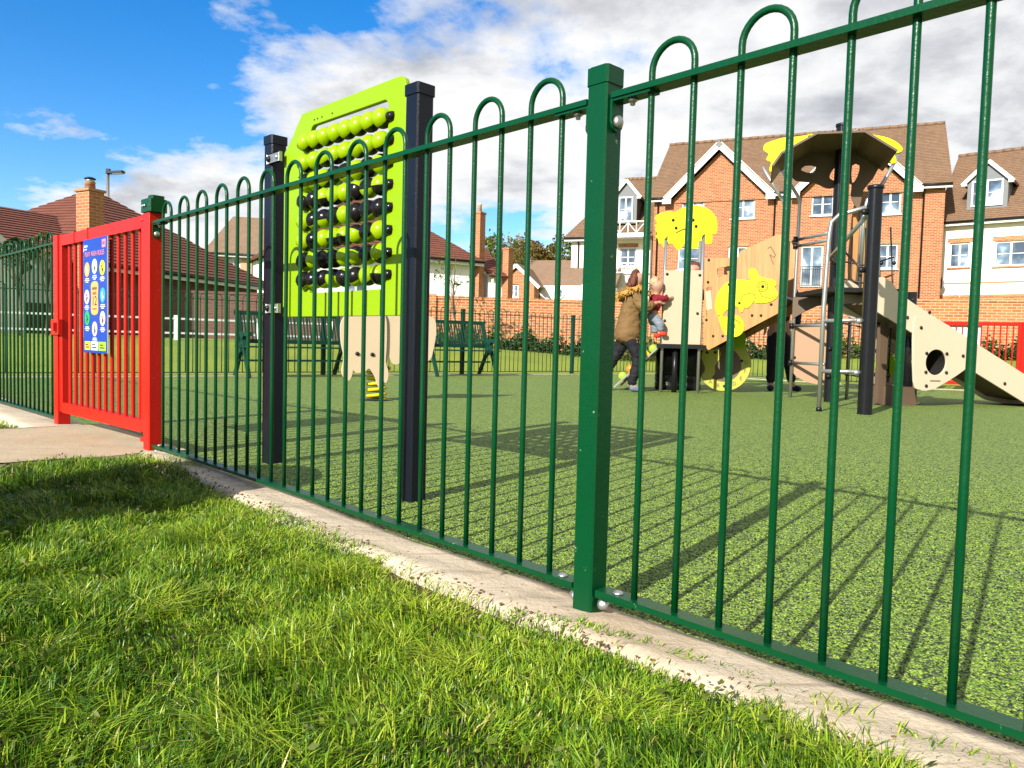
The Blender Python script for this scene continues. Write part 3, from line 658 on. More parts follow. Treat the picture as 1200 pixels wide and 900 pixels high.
# ------------------------------------------------------------------ abacus board
AF = DATA['abacus_frame']
ab = thing('abacus_board', 'tall lime green abacus board with lime and black beads between two navy posts', 'play panel', (AF[0], AF[1], 0), AF[2])
for x in (0, AF[3]):
    MB().box((x+(.0 if x else 0), .0, .73), (.074, .074, 1.50), bev=.006).build('post', M['navy'], ab)
    MB().box((x, 0, 1.478), (.082, .082, .038), bev=.006).build('post_cap', M['navy'], ab)
pan = [(.105, .68), (.105, 1.405), (.172, 1.462), (.255, 1.548), (.962, 1.552), (.985, 1.54), (.996, 1.515), (1.0, 1.45), (1.0, .68)]
hol = [(.325, .775), (.325, 1.462), (.335, 1.481), (.352, 1.489), (.872, 1.489), (.888, 1.478), (.893, 1.46), (.893, .775)]
pb = plate('panel', pan, M['lime'], ab, .022, .0, [hol])
def bead_mesh():
    mb = MB(); nu, nv = 18, 12; vs = []; r, rx = .0395, .0385
    for i in range(nv+1):
        th = math.pi*i/nv; xx = -rx*math.cos(th); rad = r*math.sin(th)
        for k in range(nu): a = 2*math.pi*k/nu; vs.append((xx, rad*math.cos(a), rad*math.sin(a)))
    for i in range(nv):
        for k in range(nu):
            mb.mi = 0 if k < nu/2 else 1
            mb.add([], [])
            mb.f.append((i*nu+k, i*nu+(k+1) % nu, (i+1)*nu+(k+1) % nu, (i+1)*nu+k)); mb.m.append(mb.mi); mb.sm.append(True)
    mb.v = vs; me = mb.mesh('bead', [M['lime_bead'], M['black_bead']])
    return me
bmesh_ = bead_mesh()
rows = DATA['abacus_rows']; rr = random.Random(11)
knob = MB().lathe((0, 0, 0), [(.001, -.028), (.016, -.024), (.0195, -.008), (.0195, .014), (.014, .02)], 14, 'X').mesh('rod_knob', M['black_bead'])
for i, (xl, zl, xr, zr) in enumerate(rows):
    zz = (zl+zr)/2-.004; xl, xr = .268, .905
    MB().tube([(xl, 0, zz), (xr, 0, zz)], .009, 8).build('rod', M['steel'], ab)
    o = obj('rod_knob', knob, ab, (xl, -.012, zz)); o = obj('rod_knob', knob, ab, (xr, -.012, zz), (0, 0, math.pi))
    for k in range(8):
        x = xl+.040+k*(xr-xl-.080)/7
        if i < 2: a = 1.1+rr.uniform(-.3, .3)      # lime half turned to the front
        else: a = rr.choice((-2.0, 1.2, .3, 2.4, -1.0, 1.4, -2.5))+rr.uniform(-.4, .4)
        obj('bead', bmesh_, ab, (x, -.018, zz), (a, 0, 0))
# half of the bead around local +y/+z is lime before turning: k < nu/2 covers angles 0..180 deg
for x, z in ((.03, 1.385), (.03, .715)):
    mb = MB(); mb.box((x+.042, -.043, z), (.115, .008, .042), bev=.012); mb.build('clamp', M['zinc'], ab)
    bolt(ab, (x-.0, -.046, z), .015); bolt(ab, (x+.072, -.046, z), .010, 'zinc')
for x, z in ((1.04, 1.425), (1.04, .715)):
    mb = MB(); mb.box((x-.02, .043, z), (.10, .008, .05), bev=.012); mb.build('clamp', M['zinc'], ab)
for x in (.34, .365, .40, .48): bolt(ab, (x+.02, -.0105, 1.507), .004, 'black')

# ------------------------------------------------------------------ spring rider
RF = DATA['rider_frame']
rd = thing('spring_rider', 'cream elephant spring rider on a yellow coil spring', 'spring rider', (RF[0], RF[1], 0), RF[2])
plate('head_board', smooth(DATA['rider_head'], 3), M['cream'], rd, .022, 0, bev=.004)
plate('body_board', smooth(DATA['rider_body'], 3), M['cream'], rd, .022, .026, bev=.004)
for p in DATA['rider_eyes']: bolt(rd, (p[0], -.012, p[1]), .02, 'black', name='eye')
sx = .357
mb = MB(); pts = [(sx+.088*math.cos(a), .16+.088*math.sin(a), .012+.285*a/(2*math.pi*5.0)) for a in np.linspace(0, 2*math.pi*5.0, 110)]
mb.tube(pts, .0155, 8); mb.build('spring', M['spring'], rd)
mb = MB(); mb.lathe((sx, .16, -.02), [(.16, 0), (.16, .025), (.12, .03)], 20); mb.build('base_plate', M['black_alu'], rd)
mb = MB(); mb.box((sx, .16, .315), (.22, .30, .03)); mb.build('mount', M['brown'], rd)
mb = MB(); mb.box((sx+.16, .29, .58), (.30, .26, .024), bev=.03); mb.build('seat', M['brown'], rd)
MB().tube([(sx-.18, .15, .74), (sx+.22, .15, .74)], .014, 8).build('handle', M['black'], rd)

# ------------------------------------------------------------------ benches
def bench(label, a, b):
    a, b = np.array(a), np.array(b); v = b-a; Lb = float(np.linalg.norm(v)); ang = math.atan2(v[1], v[0])
    t = thing('park_bench', label, 'bench', (a[0], a[1], 0), ang, 'green metal benches along the far fence')
    g = M['green_far']
    for x in (.05, Lb-.05):
        mb = MB(); mb.bar((x, -.26, 0), (x, .02, .62), .05, .05, (1, 0, 0)); mb.bar((x, .30, 0), (x, -.06, .62), .05, .05, (1, 0, 0))
        mb.bar((x, .03, .36), (x, .22, .93), .05, .06, (1, 0, 0)); mb.build('leg_frame', g, t)
        MB().bar((x, -.30, .62), (x, .16, .62), .06, .035, (1, 0, 0)).build('arm', g, t)
    for i in range(5): MB().bar((0, -.24+.1*i, .44), (Lb, -.24+.1*i, .44), .07, .02).build('seat_slat', g, t)
    for zz, yy in ((.52, .085), (.93, .22)): MB().bar((0, yy, zz), (Lb, yy, zz), .03, .06).build('back_rail', g, t)
    n = int(Lb/.05); sm = MB().bar((0, .085, .54), (0.012, .21, .91), .012, .022, (1, 0, 0)).mesh('back_slat', g)
    for i in range(n): obj('back_slat', sm, t, (.03+(Lb-.06)*i/(n-1), 0, 0))
    mb = MB(); mb.bar((0, .03, .24), (Lb, .03, .24), .03, .03); mb.build('stretcher', g, t)
    return t
bench('green slatted metal bench on the left, partly behind the abacus post', *DATA['bench'][:2])
bench('green metal bench just right of the elephant rider, seen end on', *DATA['bench'][2:])

# ------------------------------------------------------------------ play tower
tw = thing('play_tower', 'climbing tower with lime leaf roofs, chameleon ramp, steel ladder and slide', 'climbing frame', (3.4, 9.0, 0))
def fr(name):     # a frame of its own for a plane of the tower, folded into the mesh afterwards
    a = DATA[name]; return Matrix.Translation((a[0]-3.4, a[1]-9.0, 0)) @ Matrix.Rotation(a[2], 4, 'Z')
def put(o, name, extra=None):
    o.data.transform(fr(name)); return o
def tplate(nm, fn, pts, mat, th=.02, y=0, holes=(), bev=.003): return put(plate(nm, pts, M[mat], tw, th, y, holes, bev), fn)
def tmb(nm, fn, mb, mat): 
    o = mb.build(nm, M[mat], tw)
    if fn: o.data.transform(fr(fn))
    else: o.data.transform(Matrix.Translation((-3.4, -9.0, 0)))
    return o
def tbolt(fn, x, y, z, r=.016, mat='black'):
    o = bolt(tw, (0, 0, 0), r, mat); m = fr(fn); o.location = m @ Vector((x, y, z)); o.rotation_euler = (0, 0, DATA[fn][2]); return o
# cabin
cabp = [(.0, .632), (-.005, 1.575), (.478, 1.58), (.478, .632)]
cp_ = tplate('cabin_panel', 'cabin_frame', cabp, 'beige', .02, 0)
tplate('cabin_panel', 'cabin_frame', cabp, 'beige', .02, .95)
for x in (.0, .47):
    for y in (.03, .92):
        tmb('cabin_post', 'cabin_frame', MB().tube([(x, y, 0 if y < .5 else .3), (x, y, 2.08)], .021, 10), 'steel')
tmb('platform', 'cabin_frame', MB().box((.24, .48, .60), (.62, 1.05, .05)), 'black')
for y, s in ((-.005, 1),): tplate('leaf_roof', 'cabin_frame', smooth(DATA['cabin_leaf'], 3), 'yellow', .02, y)
tplate('leaf_roof', 'cabin_frame', smooth(DATA['cabin_leaf'], 3), 'yellow', .02, .96)
for (x, z) in ((.08, 2.22), (.12, 2.12), (.33, 2.22), (.37, 2.14)): tbolt('cabin_frame', x, -.016, z, .02)
for x, z in ((.03, 1.53), (.03, 1.25), (.02, .93), (.44, 1.52), (.43, 1.03)): tbolt('cabin_frame', x, -.012, z, .018)
tplate('leaf_vein', 'cabin_frame', [(.12, 2.05), (.22, 2.10), (.26, 2.06), (.27, 2.065), (.222, 2.115), (.118, 2.062)], 'yellow_line', .004, -.016)
for x in (.10, .36):
    mb = MB(); mb.lathe((x, .75, .0), [(.17, 0), (.185, .02), (.185, .10), (.17, .11), (.185, .12), (.185, .22), (.17, .23), (.185, .24), (.185, .42), (.19, .56), (.16, .575)], 18); tmb('barrel_leg', 'cabin_frame', mb, 'black')
tmb('centre_leg', 'cabin_frame', MB().tube([(.17, .06, 0), (.17, .06, .58)], .035, 10), 'black')
# ramp with climbing holds up to the cabin
mb = MB(); mb.bar((-.52, .42, .06), (-.02, .42, .60), .70, .03, (0, 0, 1)); tmb('ramp', 'cabin_frame', mb, 'brown')
mb = MB(); mb.bar((-.62, .03, .03), (-.03, .03, .60), .02, .035, (0, 1, 0)); tmb('ramp_rail', 'cabin_frame', mb, 'steel')
for i, (k, c) in enumerate(((.15, 'hold2'), (.33, 'hold1'), (.50, 'hold0'), (.68, 'hold0'), (.85, 'hold2'))):
    x = -.58+.55*k; z = .07+.53*k
    mb = MB(); mb.lathe((x, .06, z+.04), [(.001, -.03), (.05, -.02), (.062, 0), (.05, .02), (.001, .03)], 10, 'Y'); tmb('climbing_hold', 'cabin_frame', mb, c)
# chameleon bridge
bp = [(.0, .625), (-.03, 1.735), (.39, 1.73), (.424, 1.807), (.86, 1.99), (.905, 1.985), (.938, 1.053), (.065, .565)]
bpl = tplate('ramp_panel', 'bridge_frame', bp, 'wood', .024, 0, [smooth(DATA['bridge_hole'], 3), DATA['bridge_slot']])
tplate('ramp_panel', 'bridge_frame', [(x, z+.04) for x, z in bp], 'wood', .024, .85)
tplate('chameleon', 'bridge_frame', smooth(DATA['chameleon'], 4), 'yellow', .014, -.019)
def stroke(nm, fn, pts, w, mat, y):
    mb = MB(); 
    for a, b in zip(pts, pts[1:]): mb.bar((a[0], y, a[1]), (b[0], y, b[1]), w, .002, (0, 1, 0))
    return tmb(nm, fn, mb, mat)
(cx_, cz_), (tx_, tz_), _ = DATA['cham_marks']
stroke('engraving', 'bridge_frame', circle((cx_, cz_), .062, 20)+[circle((cx_, cz_), .062, 20)[0]], .012, 'yellow_line', -.0265)
stroke('engraving', 'bridge_frame', circle((cx_, cz_), .04, 16)+[circle((cx_, cz_), .04, 16)[0]], .010, 'yellow_line', -.0265)
stroke('engraving', 'bridge_frame', [(tx_+(.085-.010*a)*math.cos(a), tz_+(.085-.010*a)*math.sin(a)) for a in np.linspace(0, 7.5, 30)], .013, 'yellow_line', -.0265)
for q in DATA['cham_lines'][:2]: stroke('engraving', 'bridge_frame', q, .011, 'yellow_line', -.0265)
stroke('engraving', 'bridge_frame', DATA['cham_lines'][2], .010, 'brown', -.0135)
for x, z in DATA['bridge_bolts']: tbolt('bridge_frame', x, -.026 if .2 < x < .5 and z > .85 else -.014, z, .017)
tbolt('bridge_frame', cx_, -.027, cz_, .02)
mb = MB(); mb.bar((.0, .42, .62), (.93, .42, 1.25), .80, .04, (0, 0, 1)); tmb('bridge_deck', 'bridge_frame', mb, 'black')
tmb('name_plate', 'bridge_frame', MB().box((.045, -.016, 1.2), (.075, .004, .24), Matrix.Rotation(-.12, 3, 'Y')), 'beige')
# snake disc
(dcx, dcz), (dex, _) = DATA['disc']; dr = .357; dcz = .37
tplate('disc', 'disc_frame', circle((dcx, dcz), dr, 40), 'brown', .02, 0)
arc = [(dcx+dr*1.0*math.cos(a), dcz+dr*1.0*math.sin(a)) for a in np.linspace(R(-150), R(62), 30)]+[(dcx+dr*.66*math.cos(a), dcz+dr*.66*math.sin(a)) for a in np.linspace(R(62), R(-165), 30)]
tplate('snake', 'disc_frame', arc, 'olive', .012, -.017)
hd = smooth([(dcx-.28, dcz+.02), (dcx-.31, dcz+.10), (dcx-.28, dcz+.20), (dcx-.20, dcz+.215), (dcx-.16, dcz+.195), (dcx-.10, dcz+.21), (dcx-.05, dcz+.16), (dcx-.07, dcz+.06), (dcx-.12, dcz-.02), (dcx-.12, dcz-.13), (dcx-.20, dcz-.20), (dcx-.27, dcz-.16), (dcx-.25, dcz-.06)], 3)
tplate('snake_head', 'disc_frame', hd, 'olive', .012, -.018)
for x, z in ((-.23, .16), (-.12, .165), (.08, -.17), (.24, .06), (.02, -.29)): tbolt('disc_frame', dcx+x, -.025, dcz+z, .019)
for i, ch in enumerate('ABCDEFG'):
    a = R(-125+i*22); o = text('letter', ch, .07, M['brown'], tw, dcx+dr*.83*math.cos(a), -.0245, dcz+dr*.83*math.sin(a)); o.data.transform(fr('disc_frame'))
tplate('lime_spout', 'disc_frame', [(dcx+.12, .60), (dcx+.28, .60), (dcx+.27, .80), (dcx+.14, .86)], 'lime', .02, -.03)
# tower posts, deck
PN, PT, LD, LG, LB = [DATA[k] for k in ('pole_near', 'pole_tall', 'ladder', 'leg', 'leg_b')]
for (x, y), h in ((PN, 2.144), (PT, 3.184)):
    mb = MB(); prof = []
    n = 20; vs = []
    for zz in (-.02, h-.03):
        for k in range(n): a = 2*math.pi*k/n; r = .066 if k % 5 else .060; vs.append((x+r*math.cos(a), y+r*math.sin(a), zz))
    mb.add(vs, [(k, (k+1) % n, n+(k+1) % n, n+k) for k in range(n)], True); tmb('tower_post', None, mb, 'black_alu')
    tmb('post_cap', None, MB().lathe((x, y, h-.035), [(.072, 0), (.075, .006), (.075, .03), (.05, .038), (.001, .04)], 20), 'black')
x2, y2 = 4.55, 8.35
mb = MB(); mb.lathe((4.50, 8.75, -.02), [(.06, 0), (.06, 1.3)], 16); tmb('tower_post', None, mb, 'black_alu')
mb = MB(); mb.box((3.86, 8.95, 1.265), (.84, 1.0, .05)); tmb('deck', None, mb, 'dark')
# steel ladder and frame
tmb('ladder_rail', None, MB().tube([(LD[0], LD[1], .0), (LD[0], LD[1], 1.0), (LD[0]+.02, LD[1], 1.70), (LD[0]+.035, LD[1]-.005, 1.83), (LD[0]+.10, LD[1]-.03, 1.90), (PN[0]-.06, PN[1]+.02, 1.945)], .0215, 10), 'steel')
tmb('ladder_rail', None, MB().tube([(PN[0]-.02, PN[1]+.06, 1.90), (PT[0]-.2, PT[1]-.3, 1.62), (PT[0]-.03, PT[1]-.06, 1.60)], .0215, 10), 'steel')
for zz in (.88, .392): tmb('rung', None, MB().tube([(LD[0], LD[1], zz), (PN[0]-.05, PN[1]+.015, zz+.01)], .019, 8), 'steel')
for zz in (.88, .392, 1.36, 1.90):
    tmb('collar', None, MB().lathe((PN[0]-.085, PN[1]+.02, zz), [(.026, -.03), (.03, 0), (.026, .03)], 10, 'X'), 'zinc' if zz < 1 else 'black')
for zz in (.13,): pass
tmb('foot', None, MB().lathe((LD[0], LD[1], 0), [(.028, 0), (.028, .035), (.02, .04)], 10), 'black')
def roofleg(x, y, dx, dz, top):
    return MB().tube([(x, y, 0), (x, y, 1.3), (x+.01, y, 2.42), (x-.02*dx, y, 2.50), (x-.13*dx, y, 2.66), (x-.30*dx, y, top)], .021, 10)
tmb('roof_leg', None, roofleg(LG[0], LG[1], 1, 0, 2.92), 'steel'); tmb('roof_leg', None, roofleg(LG[0]-.06, LG[1]+.35, 1, 0, 2.92), 'steel')
tmb('roof_leg', None, MB().tube([(4.02, 9.0, 1.3), (4.03, 9.0, 2.22), (4.06, 9.0, 2.36), (4.24, 9.0, 2.56), (4.40, 8.95, 2.93)], .021, 10), 'steel')
tmb('roof_leg', None, MB().tube([(4.10, 9.25, 1.3), (4.12, 9.25, 2.25), (4.16, 9.25, 2.38), (4.34, 9.25, 2.6), (4.50, 9.2, 2.93)], .021, 10), 'steel')
tmb('roof_leg', None, MB().tube([(LB[0], LB[1], 0), (LB[0], LB[1], 1.3)], .021, 10), 'steel')
for zz, mt in ((.892, 'steel'), (.434, 'steel'), (1.96, 'steel'), (1.88, 'steel')):
    tmb('rung', None, MB().tube([(LG[0], LG[1], zz), (PT[0]-.05, PT[1]+.05, zz-.0)], .019, 8), mt)
    tmb('collar', None, MB().tube([(LG[0]-.02, LG[1], zz-.035), (LG[0]-.02, LG[1], zz+.035)], .03, 8), 'black')
for zz in (.3, .62, .95, 1.27, 1.62): tmb('collar', None, MB().lathe((PT[0]-.05, PT[1]-.06, zz), [(.02, -.02), (.04, 0), (.02, .02)], 8), 'black')
# lower panel under the deck and brow panel
mb = MB()
low = plate('lower_panel', [(.0, .90), (.0, .42), (.02, .34), (.08, .26), (.2, .20), (.33, .175), (.42, .18), (.42, .90)], M['pinkish'], tw, .02, 0); low.data.transform(Matrix.Translation((3.49-3.4, 9.66-9.0, 0)) @ Matrix.Rotation(-.5, 4, 'Z'))
br = plate('brow_panel', [(-.02, 1.25), (-.02, .98), (.10, 1.06), (.26, 1.14), (.40, 1.17), (.46, 1.16), (.46, 1.25)], M['brown'], tw, .02, 0); br.data.transform(Matrix.Translation((3.49-3.4, 9.60-9.0, 0)) @ Matrix.Rotation(-.5, 4, 'Z'))
for x, z in ((.35, .85), (.05, .50)):
    o = bolt(tw, (0, 0, 0), .018); o.location = Matrix.Translation((3.49-3.4, 9.66-9.0, 0)) @ Matrix.Rotation(-.5, 4, 'Z') @ Vector((x, -.012, z)); o.rotation_euler = (0, 0, -.5)
# wood board and climbing net on the right side
wb = plate('net_board', smooth([(0, 1.25), (0, 2.2), (.06, 2.45), (.13, 2.5), (.20, 2.45), (.26, 2.2), (.26, 1.25)], 2), M['wood'], tw, .02, 0); wb.data.transform(Matrix.Translation((4.02-3.4, 9.3-9.0, 0)) @ Matrix.Rotation(-.2, 4, 'Z'))
P0 = Vector((PT[0]+.05, PT[1]-.05, 0)); P1 = Vector((PN[0]+.40, PN[1]+1.3, 0))
def npt(u, z): p = P0.lerp(Vector((4.30, 8.72, 0)), u); return (p.x, p.y, z)
for u in (.18, .45, .72, .95): tmb('net_rope', None, MB().tube([npt(u, .25), npt(u, 1.3), npt(u*.9, 2.0)], .009, 6), 'black')
for zz in (.35, .62, .92, 1.12, 1.42, 1.62): tmb('net_rope', None, MB().tube([npt(0, zz), npt(.45, zz-.05), npt(.95, zz+.05)], .009, 6), 'black')
tmb('net_rope', None, MB().tube([npt(0, 1.75), npt(.5, 1.45), npt(.9, 1.0)], .012, 6), 'black')
for u in (.18, .45, .72, .95):
    for zz in (.35, .62, .92, 1.12, 1.42, 1.62):
        if random.random() < .7: tmb('rope_joint', None, MB().lathe(npt(u, zz-.02), [(.001, -.026), (.022, -.012), (.022, .012), (.001, .026)], 8), 'black')
# roof
RFm = fr('roof_back'); prof = DATA['roof_profile']; dep = .92
for i in range(4):
    (xa, za), (xb, zb) = prof[i], prof[i+1]
    mb = MB(); A = [(xa, 0, za), (xb, 0, zb), (xb, dep, zb), (xa, dep, za)]
    nv = Vector((-(zb-za), 0, xb-xa)).normalized()*.022
    B = [tuple(Vector(p)+nv) for p in A]; e = .0015
    mb.add(A+B, [(3, 2, 1, 0), (4, 5, 6, 7), (0, 1, 5, 4), (1, 2, 6, 5), (2, 3, 7, 6), (3, 0, 4, 7)]); tmb('roof_board', 'roof_front', mb, 'brown')
tplate('gable_board', 'roof_back', smooth(DATA['roof_gable'], 2), 'brown', .022, -.03, [smooth(h, 2) for h in DATA['roof_holes']])
for nm in ('roof_leaf_a', 'roof_leaf_b'): tplate('leaf_roof', 'roof_back', smooth(DATA[nm], 3), 'yellow', .02, .02)
for x, z in ((.45, 3.115), (.55, 3.15), (.62, 3.15), (.70, 3.15), (.98, 3.15)): tbolt('roof_front', x*.92, .02, z-.24, .015)
for x in (.2, 1.3): tbolt('roof_back', x, -.05, 2.8, .03)
# slide
ss_ = [(-.02, 1.037), (-.05, 1.385), (.055, 1.396), (.165, 1.347), (.259, 1.241), (.472, 1.13), (2.108, .376), (2.50, .215), (2.80, .205), (2.80, -.0), (2.45, -.0), (2.134, .049), (1.29, .433), (.553, .778)]
for y in (0, .52): tplate('slide_side', 'slide_frame', ss_, 'slide', .024, y)
ch = [(-.02, 1.12), (.25, 1.0), (.553, .83), (1.29, .49), (2.134, .105), (2.5, .06), (2.78, .06)]
mb = MB()
for (xa, za), (xb, zb) in zip(ch, ch[1:]): mb.bar((xa, .26, za), (xb, .26, zb), .494, .02, (0, 0, 1))
tmb('slide_chute', 'slide_frame', mb, 'brown')
hc = DATA['slide_hole'][0]
tri = smooth(DATA['slide_tri'], 3)
tplate('slide_support', 'slide_frame', tri, 'slide', .022, -.026, [circle(hc, .145, 28)])
tplate('slide_support', 'slide_frame', [(x-.05, z) for x, z in tri], 'beige', .022, .55, [circle((hc[0]-.05, hc[1]), .1, 20)])
mb = MB(); n = 28
for r0, r1 in ((.148, .148),):
    vs = [(hc[0]+.147*math.cos(2*math.pi*k/n), y, hc[1]+.147*math.sin(2*math.pi*k/n)) for y in (-.03, .25) for k in range(n)]
    mb.add(vs, [(n+k, n+(k+1) % n, (k+1) % n, k) for k in range(n)], True)
tmb('viewer_tube', 'slide_frame', mb, 'dark')
tmb('viewer_ball', 'slide_frame', MB().lathe((hc[0]-.05, .16, hc[1]), [(.001, -.02), (.07, -.015), (.10, 0), (.07, .015), (.001, .02)], 14, 'Y'), 'olive')
tmb('viewer_ball', 'slide_frame', MB().lathe((hc[0]-.05, .13, hc[1]), [(.001, -.03), (.03, -.02), (.035, 0), (.02, .01), (.001, .012)], 12, 'Y'), 'redshoe')
tmb('slot', 'slide_frame', MB().box((hc[0]-.0, -.038, hc[1]-.205), (.14, .003, .012)), 'brown')
for x, z in DATA['slide_bolts']: tbolt('slide_frame', x, -.038 if z < .9 and x < 1.4 else -.013, z, .019)
tplate('lime_disc', 'slide_frame', circle((.46, .44), .14, 24), 'lime', .02, .35)
tmb('slide_leg', 'slide_frame', MB().box((.36, .3, .42), (.10, .06, .95)), 'brown')
tmb('slide_leg', 'slide_frame', MB().box((.56, .30, .10), (.35, .30, .22)), 'brown')

# ------------------------------------------------------------------ people
from mathutils import noise as mnoise
CLOTH = {'parka', 'trousers', 'top', 'jacket', 'hair', 'hood'}
def skin(name, mat, parent, chain_list, levels=2, root=0):
    """chain_list: [(points, radii)], chains join where points coincide; grown into one continuous surface"""
    vs, es, rs, idx = [], [], [], {}
    for pts, rad in chain_list:
        prev = None
        for p, r in zip(pts, rad):
            k = tuple(round(c, 4) for c in p)
            if k not in idx: idx[k] = len(vs); vs.append(p); rs.append(r)
            if prev is not None and prev != idx[k]: es.append((prev, idx[k]))
            prev = idx[k]
    me = bpy.data.meshes.new(name); me.from_pydata(vs, es, []); o = bpy.data.objects.new(name, me); COL.objects.link(o)
    sk = o.modifiers.new('s', 'SKIN'); sk.use_smooth_shade = True; sk.branch_smoothing = .4
    for i, r in enumerate(rs):
        d = me.skin_vertices[0].data[i]; d.radius = (r, r) if not isinstance(r, tuple) else r; d.use_root = (i == root)
    levels = 4 if name in CLOTH else levels; su = o.modifiers.new('u', 'SUBSURF'); su.levels = levels; su.render_levels = levels
    m2 = bpy.data.meshes.new_from_object(o.evaluated_get(bpy.context.evaluated_depsgraph_get())); m2.name = name
    bpy.data.objects.remove(o); bpy.data.meshes.remove(me)
    if name in CLOTH:      # folds of the cloth, strands of the hair
        nv = [v.normal.copy() for v in m2.vertices]
        for v, n_ in zip(m2.vertices, nv):
            c = v.co; q = Vector((c.x*34, c.y*34, c.z*7)) if name == 'hair' else Vector((c.x*9, c.y*9, c.z*13))
            a = mnoise.noise(q); b = 1-2*abs(mnoise.noise(q*1.9+Vector((5, 1, 2))))
            v.co = c+n_*((.006*a+.005*b) if name == 'hair' else (.012*a+.008*b)*(1 if parent.name == 'person' else .6))
        m2.update()
    m2.materials.clear(); m2.materials.append(mat); m2.polygons.foreach_set('use_smooth', [True]*len(m2.polygons)); uvbox(m2)
    return obj(name, m2, parent)
def hand_chains(w, d, side, s=1.0):
    """palm from wrist w along d, five fingers, thumb at the side of the palm"""
    w, d, side = Vector(w), Vector(d).normalized(), Vector(side).normalized(); up = d.cross(side)
    pal = w+d*.055*s; out = [([w, pal], [.022*s, .026*s])]
    for i, (o_, l) in enumerate(((-.024, .060), (-.008, .072), (.008, .068), (.023, .053))):
        b = pal+side*o_*s+d*.02*s; m = b+d*l*.55*s-up*.006*s; e = m+d*l*.40*s-up*.022*s
        out.append(([pal, b, m, e], [.026*s, .0085*s, .0078*s, .0065*s]))
    tb = w+d*.02*s-side*.028*s; te = tb+d*.04*s-side*.018*s-up*.012*s
    out.append(([w, tb, te], [.022*s, .010*s, .008*s]))
    return [([tuple(p) for p in a], r) for a, r in out]
def face(t, head, fwd, r, skinm, blink=False):
    """eyes, brows, mouth and ears on a head at 'head' looking along fwd"""
    h, f = Vector(head), Vector(fwd).normalized(); sd_ = f.cross(Vector((0, 0, 1))).normalized(); up = sd_.cross(f)
    mb = MB()
    for s in (-1, 1):
        c = h+f*r*.90+sd_*s*r*.36+up*r*.08; mb.tube([c-sd_*r*.10, c, c+sd_*r*.10], [.003, r*.09, .003], 6)
    mb.build('eye', M['dark'], t)
    mb = MB(); c = h+f*r*.93-up*r*.46; mb.tube([c-sd_*r*.22, c+f*r*.03, c+sd_*r*.22], [.002, r*.06, .002], 6); mb.build('mouth', M['p_pink'], t)
def head_chain(neck, c, r, tilt=(0, 0, 1)):
    n, c, u = Vector(neck), Vector(c), Vector(tilt).normalized()
    pts = [n, c-u*r*.78, c-u*r*.25, c+u*r*.35, c+u*r*.88]; return ([tuple(p) for p in pts], [r*.55, r*.74, r*1.08, r*1.12, r*.70])
def hair_chain(c, fwd, r, tilt=(0, 0, 1), drop=.55):
    c, f, u = Vector(c), Vector(fwd).normalized(), Vector(tilt).normalized()
    pts = [c+u*r*.80+f*r*.30, c+u*r*.72-f*r*.10, c+u*r*.25-f*r*.34, c-u*r*drop-f*r*.42]; return ([tuple(p) for p in pts], [r*.55, r*.98, r*1.08, r*.74])
def person(name_label, loc, rz=0): return thing('person', name_label, 'person', loc, rz)
# woman in a tan parka, leaning towards the cabin (local +x = towards the cabin)
wm = person('woman in a tan parka with fur hood, leaning towards the cabin with a toddler', (1.52, 10.0, 0))
hip = (-.02, 0, .86); chest = (.03, 0, 1.16); neck = (.035, 0, 1.34); headc = (.06, -.01, 1.46)
hands_r = (.30, -.13, 1.16); hands_l = (.30, .13, 1.14)
ch_ = [([hip, (0, 0, 1.0), chest, (.03, 0, 1.27), neck], [.11, .10, .11, .07, .048]), head_chain(neck, headc, .098, (.12, 0, 1)),
       ([(.03, 0, 1.27), (.03, -.16, 1.25), (.14, -.21, 1.05), hands_r], [.07, .055, .042, .028]),
       ([(.03, 0, 1.27), (.03, .16, 1.25), (.15, .20, 1.05), hands_l], [.07, .055, .042, .028]),
       ([hip, (-.04, -.09, .80), (.10, -.10, .46), (.02, -.10, .09), (.10, -.10, .04)], [.11, .085, .058, .04, .035]),
       ([hip, (-.05, .09, .80), (-.16, .10, .47), (-.34, .10, .16), (-.27, .10, .10)], [.11, .085, .058, .04, .035])]
ch_ += hand_chains(hands_r, (1, .1, .05), (0, -.2, 1)) + hand_chains(hands_l, (1, -.1, .05), (0, -.2, 1))
skin('body', M['skin'], wm, ch_)
face(wm, headc, (1, -.35, -.05), .100, None)
skin('parka', M['parka'], wm, [([(-.045, 0, .60), (-.03, 0, .80), (-.01, 0, .98), (.03, 0, 1.16), (.03, 0, 1.28)], [(.215, .20), (.195, .185), (.165, .16), (.175, .17), (.10, .12)]),
                               ([(.03, 0, 1.16), (.03, -.17, 1.23), (.14, -.22, 1.05), (.27, -.14, 1.15)], [.17, .085, .068, .052]), ([(.03, 0, 1.16), (.03, .17, 1.23), (.15, .21, 1.05), (.27, .14, 1.13)], [.17, .085, .068, .052])], 2)
mb = MB(); fr_ = random.Random(3)
path = [(.155-.10*0, -.13, 1.28), (.10, -.17, 1.335), (-.02, -.17, 1.30), (-.13, -.12, 1.24), (-.16, 0, 1.22), (-.13, .12, 1.24), (-.02, .16, 1.30), (.10, .15, 1.335), (.155, .12, 1.28)]
mb.tube(path, [.02, .032, .04, .044, .044, .044, .04, .032, .02], 10)
for p in path:
    for _ in range(60):
        dv = Vector((fr_.gauss(0, 1), fr_.gauss(0, 1), fr_.gauss(0, 1))).normalized(); q = Vector(p)+Vector((fr_.uniform(-.05, .05), fr_.uniform(-.03, .03), 0))
        mb.tube([q+dv*.02, q+dv*.045+Vector((0, 0, -.004)), q+dv*fr_.uniform(.05, .075)+Vector((0, 0, -.012))], [.010, .008, .001], 4, False)
mb.build('fur_trim', M['fur'], wm)
